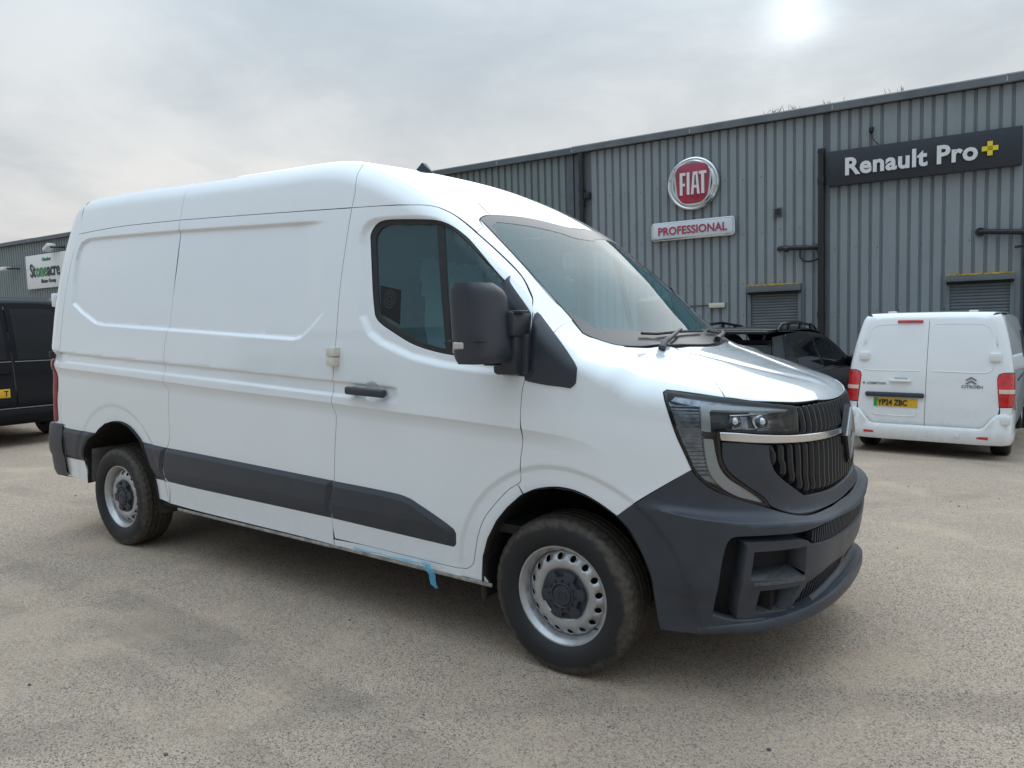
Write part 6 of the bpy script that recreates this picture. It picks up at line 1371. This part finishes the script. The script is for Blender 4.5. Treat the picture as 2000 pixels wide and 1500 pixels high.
# ---- dark SUV between
SV = thing('dark_suv', 'dark grey sport utility car with black roof rails and tinted glass', 'car', (-1.95, 6.95, float(ground_z(7.6))), R_(90-7))
M_SPAINT = mat('dark_grey_paint', (.010, .012, .015), .22, spec=.3, var=.1, vscale=3)
sW = crv([(.2, .86), (.5, .90), (.9, .915), (1.05, .90), (1.35, .79), (1.6, .70), (1.75, .64)]); sR = crv([(.2, .02), (.6, -.02), (.95, .02), (1.2, .14), (1.5, .30), (1.66, .36), (1.8, .5)]); sT = crv([(.0, 1.64), (.5, 1.69), (1.4, 1.70), (2.2, 1.62), (2.7, 1.42), (3.2, 1.08), (3.6, 1.02), (4.2, .90), (4.5, .7)])
fs_ = box_skin(sW, sR, sT, .14, .09, 4.5)
def sp_(name, loop, fr, mt, **k): k.setdefault('h', .05); par = k.pop('parent', SV); return panel(name, loop, fr, mt, par, f=fs_, **k)
tg = sp_('tailgate', [(0, -.70, .5), (0, -.74, .95), (0, -.70, 1.10), (0, -.60, 1.52), (0, .60, 1.52), (0, .70, 1.10), (0, .74, .95), (0, .70, .5)], CR, M_SPAINT)
sp_('rear_window', [(0, -.655, 1.06), (0, -.565, 1.47), (0, .565, 1.47), (0, .655, 1.06)], CR, M_TINT, off=.006, parent=tg, skirt=.01)
ssd = sp_('body_side', [(.18, 0, .35), (.16, 0, .95), (.30, 0, 1.2), (.45, 0, 1.50), (.60, 0, 1.60), (1.4, 0, 1.62), (2.1, 0, 1.55), (2.6, 0, 1.36), (3.1, 0, 1.06), (4.2, 0, .88), (4.4, 0, .4), (3.95, 0, .3), (3.9, 0, .5), (3.7, 0, .70), (3.45, 0, .74), (3.2, 0, .68), (3.05, 0, .48), (3.0, 0, .3), (1.22, 0, .3), (1.15, 0, .5), (1.0, 0, .68), (.78, 0, .72), (.56, 0, .66), (.44, 0, .48), (.4, 0, .32)], CS_, M_SPAINT, h=.06)
sp_('side_window', [(.62, 0, 1.06), (.70, 0, 1.48), (1.50, 0, 1.53), (1.58, 0, 1.06)], CS_, M_TINT, off=.006, parent=ssd, skirt=.008); sp_('side_window', [(1.68, 0, 1.06), (1.60, 0, 1.53), (2.10, 0, 1.48), (2.45, 0, 1.32), (2.85, 0, 1.08)], CS_, M_TINT, off=.006, parent=ssd, skirt=.008)
sp_('belt_trim', [(.55, 0, 1.045), (2.9, 0, 1.045), (2.9, 0, 1.025), (.55, 0, 1.025)], CS_, mat('dull_chrome', (.12, .12, .12), .3, metal=.8), off=.008, parent=ssd, skirt=.01)
mirror_y(ssd)
pc = sp_('body_corner', [(.35, -.58, 1.56), (.30, -.60, 1.45), (.12, -.70, 1.10), (.05, -.74, .95), (.0, -.70, .5), (.2, -.9, .4), (.18, -.91, .95), (.32, -.85, 1.2), (.47, -.74, 1.5), (.58, -.69, 1.60)], FCL, M_SPAINT); mirror_y(pc)
tl_ = sp_('tail_lamp', [(.0, -.72, .68), (.0, -.73, .84), (.15, -.9, .84), (.15, -.91, .68)], FCL, M_RED, off=.01, skirt=.02); mirror_y(tl_)
sp_('roof', [(.40, -.60, 0), (.62, -.66, 0), (1.4, -.66, 0), (2.2, -.62, 0), (2.2, .62, 0), (1.4, .66, 0), (.62, .66, 0), (.40, .60, 0)], CT_, M_SPAINT, h=.08)
mesh_obj('windscreen', [(2.2, -.62, 1.60), (3.15, -.74, 1.08), (3.15, .74, 1.08), (2.2, .62, 1.60)], [(0, 1, 2, 3)], M_TINT, SV); mesh_obj('bonnet', [(3.15, -.84, 1.06), (4.35, -.76, .86), (4.35, .76, .86), (3.15, .84, 1.06)], [(0, 1, 2, 3)], M_SPAINT, SV)
spo = bmesh.new(); add_box(spo, (.30, 0, 1.635), (.34, 1.22, .045), .018, Matrix.Rotation(R_(-4), 3, 'Y')); bm_obj('spoiler', spo, M_SPAINT, SV, True, 40)
for s in (1, -1):
    rl = tube_obj('roof_rail', [(.48, s*-.62, 1.64), (.60, s*-.63, 1.735), (1.3, s*-.62, 1.765), (2.0, s*-.60, 1.70), (2.25, s*-.58, 1.60)], [.02, .022, .022, .02, .016], M_BLACK, SV, 8)
    for x in (.62, .9, 1.35, 1.8): box_obj('rail_foot', (x, s*-.625, 1.69), (.07, .03, .10), M_BLACK, rl, .004)
    mo = box_obj('door_mirror', (2.75, s*-1.0, 1.12), (.16, .22, .20), M_BLACK, SV, .06, None, 3); box_obj('mirror_foot', (2.78, s*-.88, 1.04), (.08, .10, .05), M_BLACK, mo, .015)
box_obj('underbody', (2.2, 0, .35), (4.2, 1.4, .2), M_DARK, SV); box_obj('cabin', (1.6, 0, .98), (1.9, 1.3, .5), M_DARK, SV, .05)
box_obj('rear_bumper', (.06, 0, .48), (.22, 1.72, .24), M_SPAINT, SV, .06)
for x, s in ((.78, 1), (.78, -1), (3.45, 1), (3.45, -1)):
    r = bpy.data.objects.new('wheel', None); link(r, SV); r.location = (x, -.78*s, .35); r.rotation_euler = (0, 0, 0 if s > 0 else math.pi); simple_wheel(r, (0, 0, 0), .35, .23, M_DARKM)
tube_obj('aerial', [(1.0, .25, 1.69), (.93, .25, 1.735), (.90, .25, 1.74)], [.03, .012, .004], M_BLACK, SV, 8)
# ---- black van beyond the tail of the white one
BV = thing('black_van', 'glossy black van with dark rear glass parked beyond the tail of the white panel van', 'van', (-9.25, .70, 0), R_(180))
bW = crv([(.2, .90), (.5, .94), (1.0, .955), (1.3, .93), (1.7, .84), (2.0, .74)]); bR = crv([(.2, .02), (.5, .0), (.9, .03), (1.3, .10), (1.7, .20), (1.95, .28)]); bT = crv([(0, 1.93), (.3, 1.965), (2.0, 1.97), (3.2, 1.9), (3.8, 1.55), (4.3, 1.15), (5.0, .95)])
fb_ = box_skin(bW, bR, bT, .12, .09, 5)
def bp_(name, loop, fr, mt, **k): k.setdefault('h', .05); par = k.pop('parent', BV); return panel(name, loop, fr, mt, par, f=fb_, **k)
for s in (1, -1):
    bd = bp_('rear_door', [(0, s*.004, .50), (0, s*.004, 1.885), (0, s*.55, 1.875), (0, s*.68, 1.80), (0, s*.74, 1.6), (0, s*.82, 1.2), (0, s*.82, .6), (0, s*.78, .50)], CR, M_BPAINT, gap=.005)
    bp_('door_window', [(0, s*.06, 1.13), (0, s*.06, 1.80), (0, s*.55, 1.79), (0, s*.62, 1.75), (0, s*.735, 1.16), (0, s*.70, 1.13)], CR, M_TINT, off=.006, parent=bd, skirt=.01)
    def b_pt(y, z): return CR.lift(CR.to2(np.array([[0, y, z]])), fb_)[0]
    q = b_pt(s*.4, 1.10); tube_obj('door_trim', [b_pt(s*y, 1.105)+np.array([-.004, 0, 0]) for y in (.02, .3, .55, .8)], .006, M_SIDEGREY, bd, 6)
    if s > 0: 
        for y0, z0 in ((.30, .70),): pass
c_ = bp_('body_corner', [(.30, -.70, 1.86), (.25, -.69, 1.80), (.18, -.75, 1.6), (.08, -.83, 1.2), (.02, -.83, .6), (.03, -.80, .45), (.35, -.93, .45), (.35, -.955, 1.0), (.38, -.93, 1.3), (.42, -.84, 1.7), (.42, -.76, 1.87)], FCL, M_BPAINT); mirror_y(c_)
bs_ = bp_('body_side', [(.35, 0, .40), (.35, 0, 1.0), (.38, 0, 1.3), (.42, 0, 1.82), (3.1, 0, 1.80), (3.7, 0, 1.5), (4.3, 0, 1.12), (4.95, 0, .9), (4.95, 0, .35), (4.2, 0, .32), (4.15, 0, .5), (3.95, 0, .72), (3.75, 0, .76), (3.5, 0, .70), (3.35, 0, .5), (3.3, 0, .32), (1.42, 0, .32), (1.36, 0, .5), (1.2, 0, .70), (.95, 0, .76), (.74, 0, .70), (.58, 0, .5), (.52, 0, .34)], CS_, M_BPAINT, h=.06); mirror_y(bs_)
bp_('roof', [(.24, -.70, 0), (.45, -.78, 0), (3.1, -.76, 0), (3.1, .76, 0), (.45, .78, 0), (.24, .70, 0)], CT_, M_BPAINT, h=.08)
mesh_obj('windscreen', [(3.1, -.74, 1.87), (4.3, -.84, 1.15), (4.3, .84, 1.15), (3.1, .74, 1.87)], [(0, 1, 2, 3)], M_TINT, BV); mesh_obj('bonnet', [(4.3, -.88, 1.12), (5.0, -.8, .9), (5.0, .8, .9), (4.3, .88, 1.12)], [(0, 1, 2, 3)], M_BPAINT, BV)
bb = bmesh.new(); add_box(bb, (.03, 0, .41), (.26, 1.86, .20), .05, None, 3); bbo = bm_obj('rear_bumper', bb, M_BPAINT, BV, True, 40); box_obj('bumper_edge', (-.085, 0, .505), (.03, 1.7, .014), M_SIDEGREY, bbo, .004)
box_obj('brake_lamp', (.235, .21, 1.895), (.05, .34, .045), M_RED, BV, .012)
q = b_pt(.30, .70); bp0 = box_obj('number_plate', (q[0]-.02, .345, .70), (.014, .52, .112), M_PLATE, BV, .002); text_obj('plate_text', 'T', .105, .001, M_PTEXT, bp0, (q[0]-.0285, .155, .662), fat=.0028, sx=.78, rot=(0, 0, R_(-90)))
tlb = bp_('tail_lamp', [(.03, -.84, .85), (.03, -.835, 1.25), (.10, -.90, 1.30), (.22, -.945, 1.25), (.2, -.955, .85)], FCL, M_RED, off=.01, skirt=.02); mirror_y(tlb)
for x, s in ((.97, 1), (.97, -1), (3.75, 1), (3.75, -1)):
    r = bpy.data.objects.new('wheel', None); link(r, BV); r.location = (x, -.80*s, .335); r.rotation_euler = (0, 0, 0 if s > 0 else math.pi); simple_wheel(r, (0, 0, 0), .335, .215, M_DARKM)
box_obj('underbody', (2.4, 0, .36), (4.4, 1.4, .2), M_DARK, BV)
box_obj('door_handle', (b_pt(.14, .95)[0]-.02, .14, .96), (.03, .18, .04), M_BPAINT, BV, .01)
